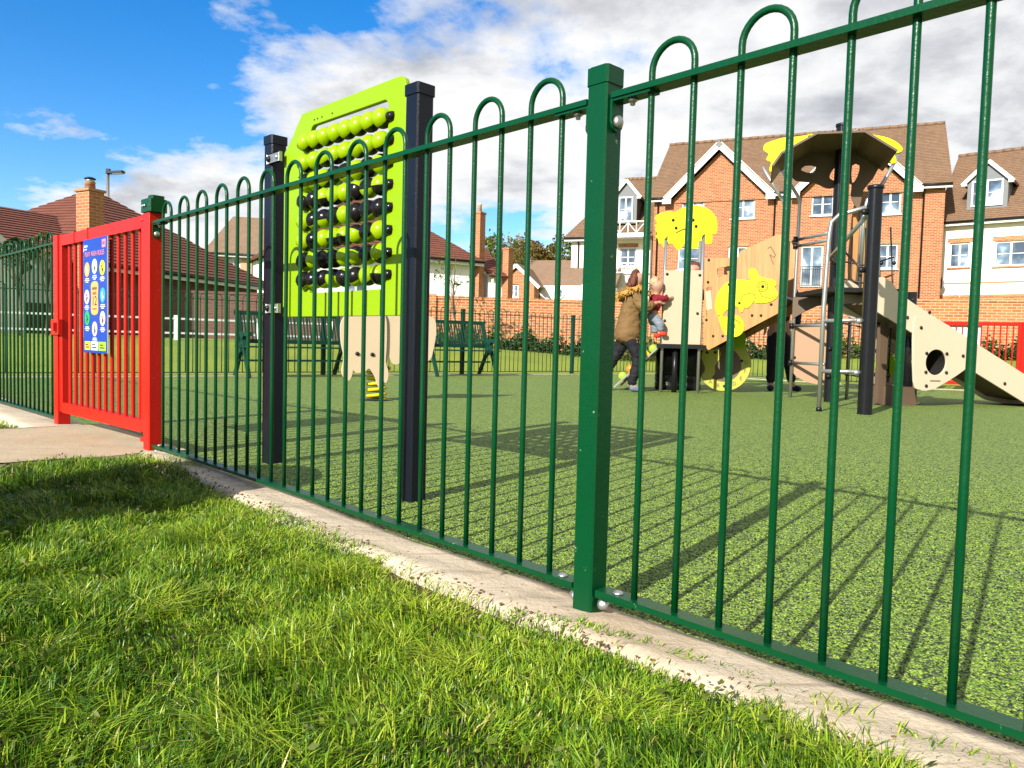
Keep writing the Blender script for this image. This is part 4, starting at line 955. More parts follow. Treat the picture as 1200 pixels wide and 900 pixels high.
skin('hood', M['parka'], wm, [([(.02, 0, 1.30), (-.10, 0, 1.26), (-.16, 0, 1.16)], [.11, .11, .05])])
hc_, hr_ = hair_chain(headc, (1, -.3, 0), .098, (.12, 0, 1))
skin('hair', M['hair'], wm, [(hc_+[(-.055, .0, 1.33)], hr_+[.075]), ([hc_[2], (.012, -.095, 1.45), (-.005, -.10, 1.35)], [.10, .045, .035]), ([hc_[2], (.012, .095, 1.45), (-.005, .10, 1.35)], [.10, .045, .035])])
skin('trousers', M['trouser'], wm, [([(-.02, 0, .90), (-.03, 0, .78)], [.15, .15]), ([(-.03, 0, .78), (-.02, -.085, .68), (.10, -.10, .46), (.02, -.10, .075)], [.15, .105, .072, .055]), ([(-.03, 0, .78), (-.06, .085, .68), (-.16, .10, .47), (-.345, .10, .145)], [.15, .105, .072, .055])])
for pts in ([(-.01, -.10, .055), (.06, -.10, .045), (.14, -.10, .038), (.18, -.10, .033)], [(-.36, .10, .13), (-.30, .10, .085), (-.23, .10, .045), (-.20, .10, .035)]):
    sh = skin('shoe', M['shoe'], wm, [(pts, [.045, .045, .042, .028])])
# toddler held up at the cabin post
td = person('toddler in a dark red top and pale trousers, held up at the steel cabin post', (1.78, 9.98, 0))
ch_ = [([(.02, 0, 1.02), (.03, 0, 1.14), (.05, 0, 1.24), (.055, 0, 1.275)], [.075, .075, .06, .038]), head_chain((.055, 0, 1.275), (.065, 0, 1.375), .086),
       ([(.05, 0, 1.24), (.06, -.085, 1.22), (.14, -.10, 1.20), (.205, -.05, 1.22)], [.06, .035, .03, .02]),
       ([(.05, 0, 1.24), (.05, .085, 1.22), (.14, .09, 1.19), (.21, .05, 1.21)], [.06, .035, .03, .02]),
       ([(.02, 0, 1.02), (.03, -.06, .98), (.10, -.07, .90), (.12, -.07, .77)], [.075, .055, .045, .03]),
       ([(.02, 0, 1.02), (.02, .06, .98), (.06, .07, .88), (.07, .07, .75)], [.075, .055, .045, .03])]
ch_ += hand_chains((.205, -.05, 1.22), (1, .3, .1), (0, 0, 1), .6) + hand_chains((.21, .05, 1.21), (1, -.2, .1), (0, 0, 1), .6)
skin('body', M['skin'], td, ch_); face(td, (.065, 0, 1.375), (1, -.4, -.1), .088, None)
skin('hair', M['hair_l'], td, [hair_chain((.065, 0, 1.378), (1, -.2, 0), .087, drop=.25)])
skin('top', M['redc'], td, [([(.02, 0, .985), (.03, 0, 1.12), (.05, 0, 1.25)], [.10, .10, .075]), ([(.03, 0, 1.12), (.06, -.095, 1.22), (.14, -.11, 1.20), (.19, -.06, 1.217)], [.09, .048, .040, .03]), ([(.03, 0, 1.12), (.05, .095, 1.22), (.14, .10, 1.19), (.195, .06, 1.207)], [.09, .048, .040, .03])])
skin('trousers', M['greyc'], td, [([(.02, 0, 1.05), (.02, 0, 1.0)], [.10, .10]), ([(.02, 0, 1.0), (.03, -.065, .96), (.10, -.075, .89), (.12, -.07, .785)], [.085, .068, .058, .044]), ([(.02, 0, 1.0), (.02, .065, .96), (.06, .07, .87), (.07, .07, .765)], [.085, .068, .058, .044])])
for y, x, z in ((-.07, .12, .77), (.07, .07, .75)): skin('shoe', M['redshoe'], td, [([(x-.015, y, z), (x+.03, y, z-.012), (x+.075, y, z-.02)], [.036, .036, .028])])
# child standing inside the cabin
cd = person('child in grey blue looking over the cream cabin panel', (2.36, 10.30, .625))
ch_ = [([(0, 0, .52), (0, 0, .66), (0, 0, .80), (0, 0, .87)], [.09, .09, .07, .045]), head_chain((0, 0, .87), (.01, -.01, .985), .095),
       ([(0, 0, .80), (-.10, 0, .77), (-.15, -.04, .62), (-.10, -.14, .70)], [.07, .04, .034, .024]), ([(0, 0, .80), (.10, 0, .77), (.15, -.04, .62), (.10, -.14, .70)], [.07, .04, .034, .024]),
       ([(0, 0, .52), (-.06, 0, .46), (-.06, 0, .25), (-.06, 0, .04), (-.06, -.06, .025)], [.09, .065, .05, .035, .03]), ([(0, 0, .52), (.06, 0, .46), (.06, 0, .25), (.06, 0, .04), (.06, -.06, .025)], [.09, .065, .05, .035, .03])]
ch_ += hand_chains((-.10, -.14, .70), (0, -1, .1), (1, 0, 0), .7) + hand_chains((.10, -.14, .70), (0, -1, .1), (1, 0, 0), .7)
skin('body', M['skin'], cd, ch_); face(cd, (.01, -.01, .985), (-.2, -1, -.05), .097, None)
skin('hair', M['hair'], cd, [hair_chain((.01, -.01, .988), (-.2, -1, 0), .097)])
skin('top', M['greyc'], cd, [([(0, 0, .50), (0, 0, .66), (0, 0, .82)], [.10, .10, .08]), ([(0, 0, .66), (-.11, 0, .77), (-.155, -.04, .62), (-.105, -.13, .69)], [.10, .052, .044, .034]), ([(0, 0, .66), (.11, 0, .77), (.155, -.04, .62), (.105, -.13, .69)], [.10, .052, .044, .034])])
skin('trousers', M['navyc'], cd, [([(0, 0, .54), (0, 0, .48)], [.10, .095]), ([(0, 0, .48), (-.06, 0, .42), (-.06, 0, .06)], [.095, .07, .045]), ([(0, 0, .48), (.06, 0, .42), (.06, 0, .06)], [.095, .07, .045])])
for x in (-.06, .06): skin('shoe', M['shoe'], cd, [([(x, .015, .03), (x, -.05, .028), (x, -.10, .025)], [.036, .036, .026])])
# adult in dark clothes behind the chameleon ramp
ad_ = person('adult in dark trousers behind the chameleon ramp, only legs and a hand showing', (3.78, 10.95, 0))
hp = (0, 0, .92)
ch_ = [([hp, (0, 0, 1.12), (0, 0, 1.30), (0, 0, 1.44), (0, 0, 1.51)], [.13, .13, .13, .08, .052]), head_chain((0, 0, 1.51), (0, -.02, 1.63), .105),
       ([(0, 0, 1.44), (-.19, 0, 1.41), (-.25, .02, 1.14), (-.22, -.06, .93)], [.08, .06, .045, .03]), ([(0, 0, 1.44), (.19, 0, 1.41), (.25, .02, 1.14), (.22, -.08, .90)], [.08, .06, .045, .03]),
       ([hp, (-.09, 0, .86), (-.09, -.02, .48), (-.09, .02, .08), (-.12, -.10, .045)], [.13, .09, .062, .042, .036]), ([hp, (.09, 0, .86), (.14, -.01, .48), (.24, .08, .10), (.28, -.02, .05)], [.13, .09, .062, .042, .036])]
ch_ += hand_chains((-.22, -.06, .93), (0, -.2, -1), (0, 1, 0)) + hand_chains((.22, -.08, .90), (0, -.2, -1), (0, 1, 0))
skin('body', M['skin'], ad_, ch_); face(ad_, (0, -.02, 1.63), (-.2, -1, 0), .107, None)
skin('hair', M['hair'], ad_, [hair_chain((0, -.02, 1.633), (-.2, -1, 0), .107)])
skin('jacket', M['navyc'], ad_, [([(0, 0, .88), (0, 0, 1.12), (0, 0, 1.30), (0, 0, 1.45)], [.15, .145, .15, .10]), ([(0, 0, 1.30), (-.20, 0, 1.41), (-.255, .02, 1.14), (-.225, -.05, .97)], [.15, .08, .062, .045]), ([(0, 0, 1.30), (.20, 0, 1.41), (.255, .02, 1.14), (.225, -.07, .94)], [.15, .08, .062, .045])])
skin('trousers', M['trouser'], ad_, [([(0, 0, .94), (0, 0, .86)], [.15, .14]), ([(0, 0, .86), (-.09, 0, .80), (-.09, -.02, .48), (-.09, .02, .10)], [.14, .105, .08, .06]), ([(0, 0, .86), (.09, 0, .80), (.14, -.01, .48), (.24, .08, .12)], [.14, .105, .08, .06])])
for pts in ([(-.08, .06, .05), (-.10, -.04, .048), (-.15, -.16, .04)], [(.24, .11, .06), (.27, .02, .05), (.31, -.08, .04)]): skin('shoe', M['navyc'], ad_, [(pts, [.05, .05, .036])])

# ------------------------------------------------------------------ houses
def clip(poly, n, d, keep_above=True):
    out = []
    for i, p in enumerate(poly):
        q = poly[(i+1) % len(poly)]; a, b = p.dot(n)-d, q.dot(n)-d
        if not keep_above: a, b = -a, -b
        if a >= 0: out.append(p)
        if (a >= 0) != (b >= 0): out.append(p.lerp(q, a/(a-b)))
    return out
def roof_plane(mb, pts, gauge=.16, lift=.022):
    """tile courses: each course lifted at its lower edge"""
    P = [Vector(p) for p in pts]; n = (P[1]-P[0]).cross(P[2]-P[0]).normalized()
    if n.z < 0: P.reverse(); n = -n
    h = Vector((0, 0, 1)).cross(n).normalized(); u = n.cross(h)
    lo, hi = min(p.dot(u) for p in P), max(p.dot(u) for p in P); k = lo
    while k < hi-.001:
        c = clip(clip(P, u, k), u, min(k+gauge, hi), False)
        if len(c) > 2:
            v = [p+n*(lift*(1-(p.dot(u)-k)/gauge)+.012) for p in c]; mb.add(v, [tuple(range(len(v)))])
            low = sorted([p for p in c if abs(p.dot(u)-k) < 1e-4], key=lambda p: p.dot(h))
            if len(low) >= 2:
                a, b = low[0], low[-1]; mb.add([a, b, b+n*(lift+.012), a+n*(lift+.012)], [(0, 1, 2, 3), (3, 2, 1, 0)][:1])
        k += gauge
    mb.add([p-n*.05 for p in P]+[p for p in P], [tuple(range(len(P)-1, -1, -1))]+[(i, (i+1) % len(P), len(P)+(i+1) % len(P), len(P)+i) for i in range(len(P))])
def wall_holes(mb, x0, x1, z0, z1, holes, y=0, rev=.13):
    xs = sorted({x0, x1, *[h[0] for h in holes], *[h[2] for h in holes]}); zs = sorted({z0, z1, *[h[1] for h in holes], *[h[3] for h in holes]})
    for xa, xb in zip(xs, xs[1:]):
        for za, zb in zip(zs, zs[1:]):
            mx, mz = (xa+xb)/2, (za+zb)/2
            if any(h[0] < mx < h[2] and h[1] < mz < h[3] for h in holes): continue
            mb.quad((xa, y, za), (xb, y, za), (xb, y, zb), (xa, y, zb))
    for a, b, c, d in holes:
        mb.quad((a, y, b), (a, y+rev, b), (a, y+rev, d), (a, y, d)); mb.quad((c, y+rev, b), (c, y, b), (c, y, d), (c, y+rev, d))
        mb.quad((a, y, d), (a, y+rev, d), (c, y+rev, d), (c, y, d)); mb.quad((a, y+rev, b), (a, y, b), (c, y, b), (c, y+rev, b))
def window(par, r, cols=2, rows=2, y=0, rev=.13, sill=True, blank=(), lintel=None, door=False):
    a, b, c, d = r; fw = .075; mb = MB(); yy = y+rev-.035
    mb.box(((a+c)/2, yy, b+fw/2), (c-a-.004, .06, fw)); mb.box(((a+c)/2, yy, d-fw/2), (c-a-.004, .06, fw))
    for x in (a+fw/2+.002, c-fw/2-.002): mb.box((x, yy, (b+d)/2), (fw, .06, d-b-2*fw-.002))
    cw = (c-a-2*fw)/cols; ch = (d-b-2*fw)/rows
    for i in range(1, cols): mb.box((a+fw+cw*i, yy, (b+d)/2), (.085, .055, d-b-2*fw-.002))
    for j in range(1, rows):
        for i in range(cols): mb.box((a+fw+cw*(i+.5), yy, b+fw+ch*j), (cw-.09, .05, .035))
    f = mb.build('french_door' if door else 'window', M['white'], par)
    for i in range(cols):
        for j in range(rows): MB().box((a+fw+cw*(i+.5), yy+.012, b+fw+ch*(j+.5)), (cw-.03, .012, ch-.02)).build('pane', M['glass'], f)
    if sill: MB().box(((a+c)/2, y-.03, b-.035), (c-a+.12, .12, .06)).build('sill', M[sill if isinstance(sill, str) else 'white'], f)
    if lintel: MB().box(((a+c)/2, y-.004, d+.115), (c-a+.18, .03, .215)).build('lintel', M[lintel], f)
    return f
def hs_thing(key, label, nm='house', cat='house'):
    a = DATA[key]; return thing(nm, label, cat, (a[0], a[1], 0), a[2])
def shell(t, mat, x0, x1, z0, z1, depth, holes=(), y=0, name='wall'):
    mb = MB(); wall_holes(mb, x0, x1, z0, z1, holes, y)
    mb.quad((x0, y+depth, z0), (x0, y, z0), (x0, y, z1), (x0, y+depth, z1)); mb.quad((x1, y, z0), (x1, y+depth, z0), (x1, y+depth, z1), (x1, y, z1))
    mb.quad((x1, y+depth, z0), (x0, y+depth, z0), (x0, y+depth, z1), (x1, y+depth, z1))
    mb.quad((x0, y+.5, z0), (x1, y+.5, z0), (x1, y+.5, z1), (x0, y+.5, z1))      # dark room behind the panes
    return mb.build(name, M[mat], t)
def gable_wall(mb, x0, x1, z, apex, y, depth):
    xm, za = apex
    mb.quad((x0, y, z), (x1, y, z), (xm, y, za)); 
def fascia(t, x0, x1, z, y=-.32, mat='white', h=.20, gutter=True, step=.0):
    MB().box(((x0+x1)/2, y, z-h/2), (x1-x0, .05, h)).build('fascia', M[mat], t)
    if gutter: MB().tube([(x0, y-.075, z-.04), (x1, y-.075, z-.04)], .055, 8).build('gutter', M['gutter'], t)
def downpipe(t, x, z0, z1, y=-.06):
    MB().tube([(x, y-.22, z1), (x, y, z1-.25), (x, y, z0)], .042, 8).build('downpipe', M['gutter'], t)
def ridge_line(t, a, b, mat, n=30):
    a, b = Vector(a), Vector(b); mb = MB()
    for i in range(n):
        p, q = a.lerp(b, i/n), a.lerp(b, (i+.96)/n); mb.tube([p+Vector((0, 0, .02+.012*(i % 2))), q+Vector((0, 0, .02+.012*(i % 2)))], .10, 7)
    return mb.build('ridge_tiles', M[mat], t)
def dormer(t, x0, x1, z0, z1, zp, y0, mat, win, yb):
    """gabled dormer; y0 its front, yb how far back the roof runs"""
    d = MB(); d.box(((x0+x1)/2, (y0+yb)/2, (z0+z1)/2), (x1-x0, yb-y0, z1-z0)); d.quad((x0, y0+.002, z1), (x1, y0+.002, z1), ((x0+x1)/2, y0+.002, zp-.12)); g = d.build('dormer', M['lead'], t)
    fr_ = window(t, win, 2, 2, y0-.10, .10, False)
    mb = MB(); xm = (x0+x1)/2
    for s in (-1, 1):
        e = (xm+s*(x1-x0)/2+s*.22, z1-.13); mb.bar((e[0], y0-.14, e[1]), (xm, y0-.14, zp), .17, .05, (0, 1, 0))
    for s in (-1, 1): mb.box((xm+s*((x1-x0)/2+.12), y0-.06, z1-.12), (.22, .22, .12))
    mb.build('bargeboard', M['white'], t)
    mb = MB()
    for s in (-1, 1): roof_plane(mb, [(xm+s*((x1-x0)/2+.22), y0-.12, z1-.10), (xm, y0-.12, zp+.05), (xm, yb+.6, zp+.05), (xm+s*((x1-x0)/2+.22), yb-.2, z1-.10)])
    mb.build('dormer_roof', M[mat], t)
# --- brick terrace with two gables
t = hs_thing('h_brick', 'three storey orange brick house with two white edged gables and brown tiled roof')
Wb = 13.6; EV, RD, DP = 8.42, 12.35, 9.0
wins = [tuple(r) for r in DATA['brick_win']]
wins[0] = (1.45, 7.26, 2.62, 8.30); wins[1] = (4.0, 7.24, 5.15, 8.38); wins[2] = (7.83, 7.24, 8.85, 8.34)
extra = [(1.45, 2.1, 2.62, 3.3), (4.0, 2.1, 5.0, 3.3), (10.88, 2.0, 11.8, 3.2), (7.6, .5, 8.5, 2.6)]
door = (7.45, 3.762, 8.473, 5.774)
shell(t, 'brick_or', 0, Wb, 0, EV, DP, wins+extra+[door])
for w in wins+extra[:3]: window(t, w, 2, 2, lintel='brick_wall')
window(t, extra[3], 1, 1, sill=False)
fd = window(t, door, 2, 1, sill=False, lintel='brick_wall', door=True)
mb = MB()
for i in range(11): mb.tube([(door[0]+.04+i*.094, -.10, 3.80), (door[0]+.04+i*.094, -.10, 4.72)], .009, 5)
mb.tube([(door[0], -.10, 4.74), (door[2], -.10, 4.74)], .018, 6); mb.tube([(door[0], -.10, 3.80), (door[2], -.10, 3.80)], .014, 6); mb.build('balcony_rail', M['gutter'], t)
mb = MB()
kk = (RD-EV+.05)/(DP/2+.38)
for xa, xb, yo in ((-.3, .80, -.38), (.80, 5.87, .06), (5.87, 7.12, -.38), (7.12, 12.38, .06), (12.38, Wb+.25, -.38)): roof_plane(mb, [(xa, yo, EV-.05+(yo+.38)*kk), (xb, yo, EV-.05+(yo+.38)*kk), (xb, DP/2, RD), (xa, DP/2, RD)])
roof_plane(mb, [(-.3, DP+.38, EV-.05), (Wb+.25, DP+.38, EV-.05), (Wb+.25, DP/2, RD), (-.3, DP/2, RD)])
mb.build('roof', M['tile_br'], t)
ridge_line(t, (-.3, DP/2, RD+.04), (Wb+.25, DP/2, RD+.04), 'tile_br', 34)
mb = MB()
for x in (0, Wb): mb.add([(x, 0, EV-.01), (x, DP, EV-.01), (x, DP/2, RD-.12)], [(0, 1, 2), (2, 1, 0)][:1] if x else [(2, 1, 0)])
mb.build('gable_wall', M['brick_or'], t)
for (xa, xm, xb, za) in ((.72, 3.33, 5.95, 10.95), (7.05, 9.75, 12.45, 11.0)):
    mb = MB(); mb.quad((xa+.3, -.06, EV-.25), (xb-.3, -.06, EV-.25), (xb-.3, -.06, EV-.02), (xm, -.06, za-.28), (xa+.3, -.06, EV-.02)); mb.build('gable_wall', M['brick_or'], t)
    mb = MB()
    for s, xe in ((-1, xa), (1, xb)): mb.bar((xe-s*-.05, -.42, EV-.10), (xm, -.42, za+.02), .34, .06, (0, 1, 0))
    for s, xe in ((-1, xa), (1, xb)): mb.box((xe+s*-.02, -.40, EV-.20), (.45, .10, .26))
    mb.build('bargeboard', M['white'], t)
    mb = MB(); mb.box((xm, -.44, za+.02), (.26, .08, .26), Matrix.Rotation(.785, 3, 'Y')); mb.build('apex_block', M['lead'], t)
    mb = MB(); yb = (za-EV)/(RD-EV)*(DP/2+.38)
    for s, xe in ((-1, xa-.12), (1, xb+.12)): roof_plane(mb, [(xe, -.45, EV+.04), (xm, -.45, za+.16), (xm, yb, za+.16), (xe, .25, EV+.04)])
    mb.build('gable_roof', M['tile_br'], t)
fascia(t, -.3, .95, EV+.02); fascia(t, 5.75, 7.2, EV+.02); fascia(t, 12.35, Wb+.25, EV+.02)
for x in (.22, 6.12, 12.72): downpipe(t, x, 0, EV-.1)
# --- white house, right
t = hs_thing('h_white_r', 'cream rendered house with a dormer window on its brown roof')
Wr = 9.0; EV, RD, DP = 6.85, 10.85, 8.6
w2 = [(.42, 4.72, 1.27, 5.88), (2.27, 4.70, 3.55, 5.84), (5.6, 4.7, 6.9, 5.85)]
shell(t, 'rend_w', .02, Wr, 3.3, EV, DP, w2); shell(t, 'brick_wall', .0, Wr, 0, 3.3, DP, [(1.2, 1.2, 2.3, 2.5), (4.0, .4, 5.0, 2.6)])
for w in w2: window(t, w, 2, 2, sill='brick_wall', lintel='brick_wall')
window(t, (1.2, 1.2, 2.3, 2.5), 2, 2); window(t, (4.0, .4, 5.0, 2.6), 1, 1, sill=False)
MB().box((Wr/2, -.01, 3.98), (Wr, .05, .06)).build('string_course', M['brick_wall'], t)
mb = MB()
for x, w in ((.5, .9), (1.45, 1.0), (2.9, 2.2)): mb.box((x, -.012, 3.36), (w-.02, .03, .12))
mb.build('brick_header', M['brick_wall'], t)
mb = MB(); roof_plane(mb, [(-.25, -.38, EV), (Wr+.3, -.38, EV), (Wr+.3, DP/2, RD), (-.25, DP/2, RD)]); roof_plane(mb, [(-.25, DP+.38, EV), (Wr+.3, DP+.38, EV), (Wr+.3, DP/2, RD), (-.25, DP/2, RD)]); mb.build('roof', M['tile_br'], t)
ridge_line(t, (-.25, DP/2, RD+.04), (Wr+.3, DP/2, RD+.04), 'tile_br', 24)
fascia(t, -.15, Wr+.3, EV)
dormer(t, .98, 2.62, 7.45, 8.72, 9.62, .30, 'tile_br', (1.16, 7.55, 2.44, 8.76), 2.4)
ds = thing('satellite_dish', 'grey satellite dish on the wall of the cream house', 'satellite dish', (DATA['h_white_r'][0]-.12, DATA['h_white_r'][1]-.25, 3.95), DATA['h_white_r'][2])
mb = MB(); mb.lathe((0, -.22, 0), [(.001, .10), (.12, .085), (.24, .04), (.32, -.02), (.315, -.03), (.24, .03), (.001, .085)], 18, 'Y'); mb.build('dish', M['lead'], ds)
MB().tube([(0, -.12, 0), (.02, .02, -.05), (.02, .22, -.05)], .025, 6).build('bracket', M['gutter'], ds); MB().tube([(0, -.20, -.28), (0, -.55, -.10)], .012, 6).build('feed_arm', M['gutter'], ds)
# --- white house, left of the terrace
t = hs_thing('h_white_l', 'cream house with hipped brown roof and white balcony, left of the brick house')
Wl = 4.5; EV, RD, DP = 6.55, 10.6, 9.0
w3 = [(2.75, 4.95, 3.66, 6.0), (.35, 1.6, 1.1, 3.1)]
shell(t, 'rend_w', 0, Wl, 0, EV, DP, w3)
for w in w3: window(t, w, 2, 2, lintel='brick_wall')
mb = MB(); roof_plane(mb, [(-.35, -.38, EV), (Wl+.2, -.38, EV), (Wl+.2, DP/2, RD), (2.0, DP/2, RD)]); roof_plane(mb, [(-.35, -.38, EV), (2.0, DP/2, RD), (-.35, DP+.38, EV)]); roof_plane(mb, [(-.35, DP+.38, EV), (2.0, DP/2, RD), (Wl+.2, DP/2, RD), (Wl+.2, DP+.38, EV)]); mb.build('roof', M['tile_br'], t)
ridge_line(t, (2.0, DP/2, RD+.04), (Wl+.2, DP/2, RD+.04), 'tile_br', 10)
fascia(t, -.35, 2.4, EV)
downpipe(t, .42, 0, EV-.1)
dormer(t, 2.35, 3.55, 7.35, 8.85, 9.7, .30, 'tile_br', (2.55, 7.42, 3.35, 8.80), 2.6)
mb = MB()
for z in (6.62, 7.25): mb.box((3.35, -.95, z), (1.85, .05, .07))
mb.box((3.35, -.5, 6.5), (1.95, 1.0, .16))
for i in range(5):
    x = 2.45+i*.45; mb.box((x, -.95, 6.93), (.05, .05, .6))
for i in range(4):
    x = 2.45+i*.45; mb.bar((x, -.95, 6.66 if i % 2 else 7.2), (x+.45, -.95, 7.2 if i % 2 else 6.66), .04, .04)
mb.build('balcony', M['white'], t)
mb = MB(); 
for z in (4.55, 5.05): mb.box((3.3, -.9, z), (2.0, .05, .05))
for i in range(9): mb.box((2.35+i*.24, -.9, 4.8), (.035, .035, .46))
mb.box((4.25, -.9, 3.3), (.12, .12, 6.3)); mb.build('railing', M['white'], t)
# --- distant bungalow with orange brick gable
t = hs_thing('h_bungalow', 'small orange brick house with a white edged gable, between the chimneys and the cream house')
shell(t, 'brick_wall', .12, 2.1, 0, 3.72, 6, [(.76, 3.0, 1.26, 3.68)], y=-1.2); window(t, (.76, 3.0, 1.26, 3.68), 2, 2, y=-1.2)
mb = MB(); mb.quad((.12, -1.2, 3.72), (2.1, -1.2, 3.72), (1.12, -1.2, 4.62)); mb.build('gable_wall', M['brick_wall'], t)
mb = MB()
for xe in (-.15, 2.4): mb.bar((xe, -1.35, 3.50), (1.12, -1.35, 4.68), .18, .05, (0, 1, 0))
mb.build('bargeboard', M['white'], t)
mb = MB()
for xe in (-.15, 2.4): roof_plane(mb, [(xe, -1.35, 3.58), (1.12, -1.35, 4.78), (1.12, 2.0, 4.78), (xe, 2.0, 3.58)])
roof_plane(mb, [(.6, .0, 3.72), (6.2, .0, 3.72), (6.2, 3.6, 5.45), (.6, 3.6, 5.45)]); mb.build('roof', M['tile_tan'], t)
shell(t, 'rend_w2', 2.15, 6.0, 0, 3.74, 6, [])
mb = MB(); mb.lathe((3.2, -.04, 3.32), [(.30, -.03), (.30, .03)], 18, 'Y'); rw = mb.build('round_window', M['white'], t); MB().lathe((3.2, -.075, 3.32), [(.19, -.02), (.19, .02)], 16, 'Y').build('pane', M['glass'], rw)
mb = MB(); mb.bar((4.2, -.9, 3.3), (5.2, -.9, 4.15), .15, .05, (0, 1, 0)); mb.bar((2.2, -.6, 3.3), (3.0, -.6, 2.75), .10, .05, (0, 1, 0)); mb.build('bargeboard', M['white'], t)
# --- red tiled white house behind the abacus
t = hs_thing('h_redtile', 'white rendered house with red tiled hipped roof and brick chimney, behind the abacus')
EV = 4.12; Wt = 7.85
w4 = [(2.0, 2.3, 3.0, 3.4)]
shell(t, 'rend_w2', 0, Wt, 0, EV, 7.5, w4)
for w in w4: window(t, w, 2, 2)
mb = MB(); roof_plane(mb, [(-.3, -.35, EV), (Wt+.3, -.35, EV), (4.6, 3.6, 6.9), (3.4, 3.6, 6.9)], .2); roof_plane(mb, [(Wt+.3, -.35, EV), (Wt+.3, 7.8, EV), (4.6, 3.6, 6.9)], .2); roof_plane(mb, [(-.3, 7.8, EV), (-.3, -.35, EV), (3.4, 3.6, 6.9)], .2); roof_plane(mb, [(Wt+.3, 7.8, EV), (-.3, 7.8, EV), (3.4, 3.6, 6.9), (4.6, 3.6, 6.9)], .2); mb.build('roof', M['tile_red'], t)
fascia(t, -.3, Wt+.3, EV)
mb = MB(); rc = Matrix.Rotation(-1.02, 3, 'Z'); mb.box((8.12, .15, 3.1), (.36, .46, 6.3), rc); mb.box((8.12, .15, 6.28), (.42, .52, .08), rc); c = mb.build('chimney', M['brick_ch'], t); MB().lathe((8.12, .15, 6.32), [(.11, 0), (.09, .28), (.11, .30), (.11, .36), (.001, .37)], 10).build('chimney_pot', M['brick_tan'], c)
MB().tube([(8.75, -.05, .4), (8.75, -.05, 3.7)], .06, 8).build('downpipe', M['white'], t)
mb = MB(); mb.box((9.0, 1.4, 1.8), (.7, 2.5, 3.6)); mb.build('side_wing', M['rend_w2'], t)
mb = MB(); roof_plane(mb, [(8.5, -.2, 3.55), (9.45, -.2, 3.55), (9.3, 1.6, 4.9), (8.4, 1.6, 5.0)], .2); mb.build('wing_roof', M['tile_red'], t)
mb = MB(); mb.box((9.60, .1, 2.4), (.30, .46, 4.8), rc); mb.box((9.60, .1, 4.82), (.36, .52, .07), rc); mb.build('chimney', M['brick_ch'], t)
# --- bungalow on the left with the big chimney
t = hs_thing('h_left', 'low dark brick bungalow with red tiled roof and tall brick chimney behind the red gate')
EV = 2.5
shell(t, 'brick_dk', -2.9, 5.0, 0, EV, 7, [])
apx = (1.4, 3.5, 5.2); apl = (.6, 3.5, 5.2)
mb = MB(); roof_plane(mb, [(-3.25, -.4, EV), (5.35, -.4, EV), apx, apl], .2, .03); roof_plane(mb, [(5.35, -.4, EV), (5.35, 7.4, EV), apx], .2, .03); roof_plane(mb, [(5.35, 7.4, EV), (-3.25, 7.4, EV), apl, apx], .2, .03); roof_plane(mb, [(-3.25, 7.4, EV), (-3.25, -.4, EV), apl], .2, .03); mb.build('roof', M['tile_red'], t)
fascia(t, -3.25, 5.35, EV)
mb = MB(); mb.box((1.0, -.05, .62), (8, .04, .05)); mb.build('pale_band', M['rend_w'], t)
# chimney: built where its foot stands, against the wall of the bungalow
Pc = Vector((-10.22, 18.6, 0))
cs = thing('brick_chimney', 'tall orange brick chimney stack with a clay pot, rising behind the red gate', 'chimney', Pc, -.49)
mb = MB(); mb.box((0, 0, 2.0), (.50, .38, 3.95)); mb.box((0, 0, 3.96), (.57, .45, .06)); mb.build('stack', M['brick_ch'], cs)
po = MB().lathe((.0, 0, 3.99), [(.12, 0), (.11, .16), (.12, .17), (.12, .19)], 12).build('chimney_pot', M['brick_ch'], cs); MB().lathe((.0, 0, 4.18), [(.10, 0), (.10, .06)], 10).build('cowl_mesh', M['zinc'], po); MB().lathe((.0, 0, 4.24), [(.13, 0), (.13, .02), (.07, .05), (.001, .06)], 10).build('cowl_cap', M['gutter'], po)
# --- wing at the far left
t = hs_thing('h_leftwing', 'far left house with white upper wall, brown tiled roof and dark brick base')
EV = 2.75
shell(t, 'rend_w2', -6, 3.3, 1.35, EV, 5, [(.3, 1.6, 1.1, 2.4)], name='upper_wall'); shell(t, 'brick_dk', -6, 3.32, 0, 1.35, 5, [], name='brick_base')
window(t, (.3, 1.6, 1.1, 2.4), 2, 2)
mb = MB(); roof_plane(mb, [(-6.3, -.35, EV), (4.3, -.35, EV), (4.3, 2.5, 4.15), (-6.3, 2.5, 4.15)], .2, .03); roof_plane(mb, [(4.3, 5.3, EV), (-6.3, 5.3, EV), (-6.3, 2.5, 4.15), (4.3, 2.5, 4.15)], .2, .03); mb.build('roof', M['tile_red'], t)
fascia(t, -6.3, 4.3, EV)
mb = MB(); mb.quad((-1.6, -.9, 0), (1.35, -.9, 0), (1.35, -.9, 2.35), (-.1, -.9, 3.35), (-1.6, -.9, 2.35)); mb.box((-.12, -.45, 1.15), (2.9, .86, 2.3)); mb.build('porch_wall', M['rend_w2'], t)
mb = MB()
for s, xe in ((-1, -1.75), (1, 1.5)): roof_plane(mb, [(xe, -1.1, 2.2), (-.1, -1.1, 3.4), (-.1, 1.2, 3.4), (xe, .4, 2.2)], .2, .03)
mb.build('porch_roof', M['tile_red'], t)
mb = MB()
for xe in (-1.7, 1.45): mb.bar((xe, -1.12, 2.18), (-.1, -1.12, 3.36), .15, .04, (0, 1, 0))
mb.build('bargeboard', M['white'], t)
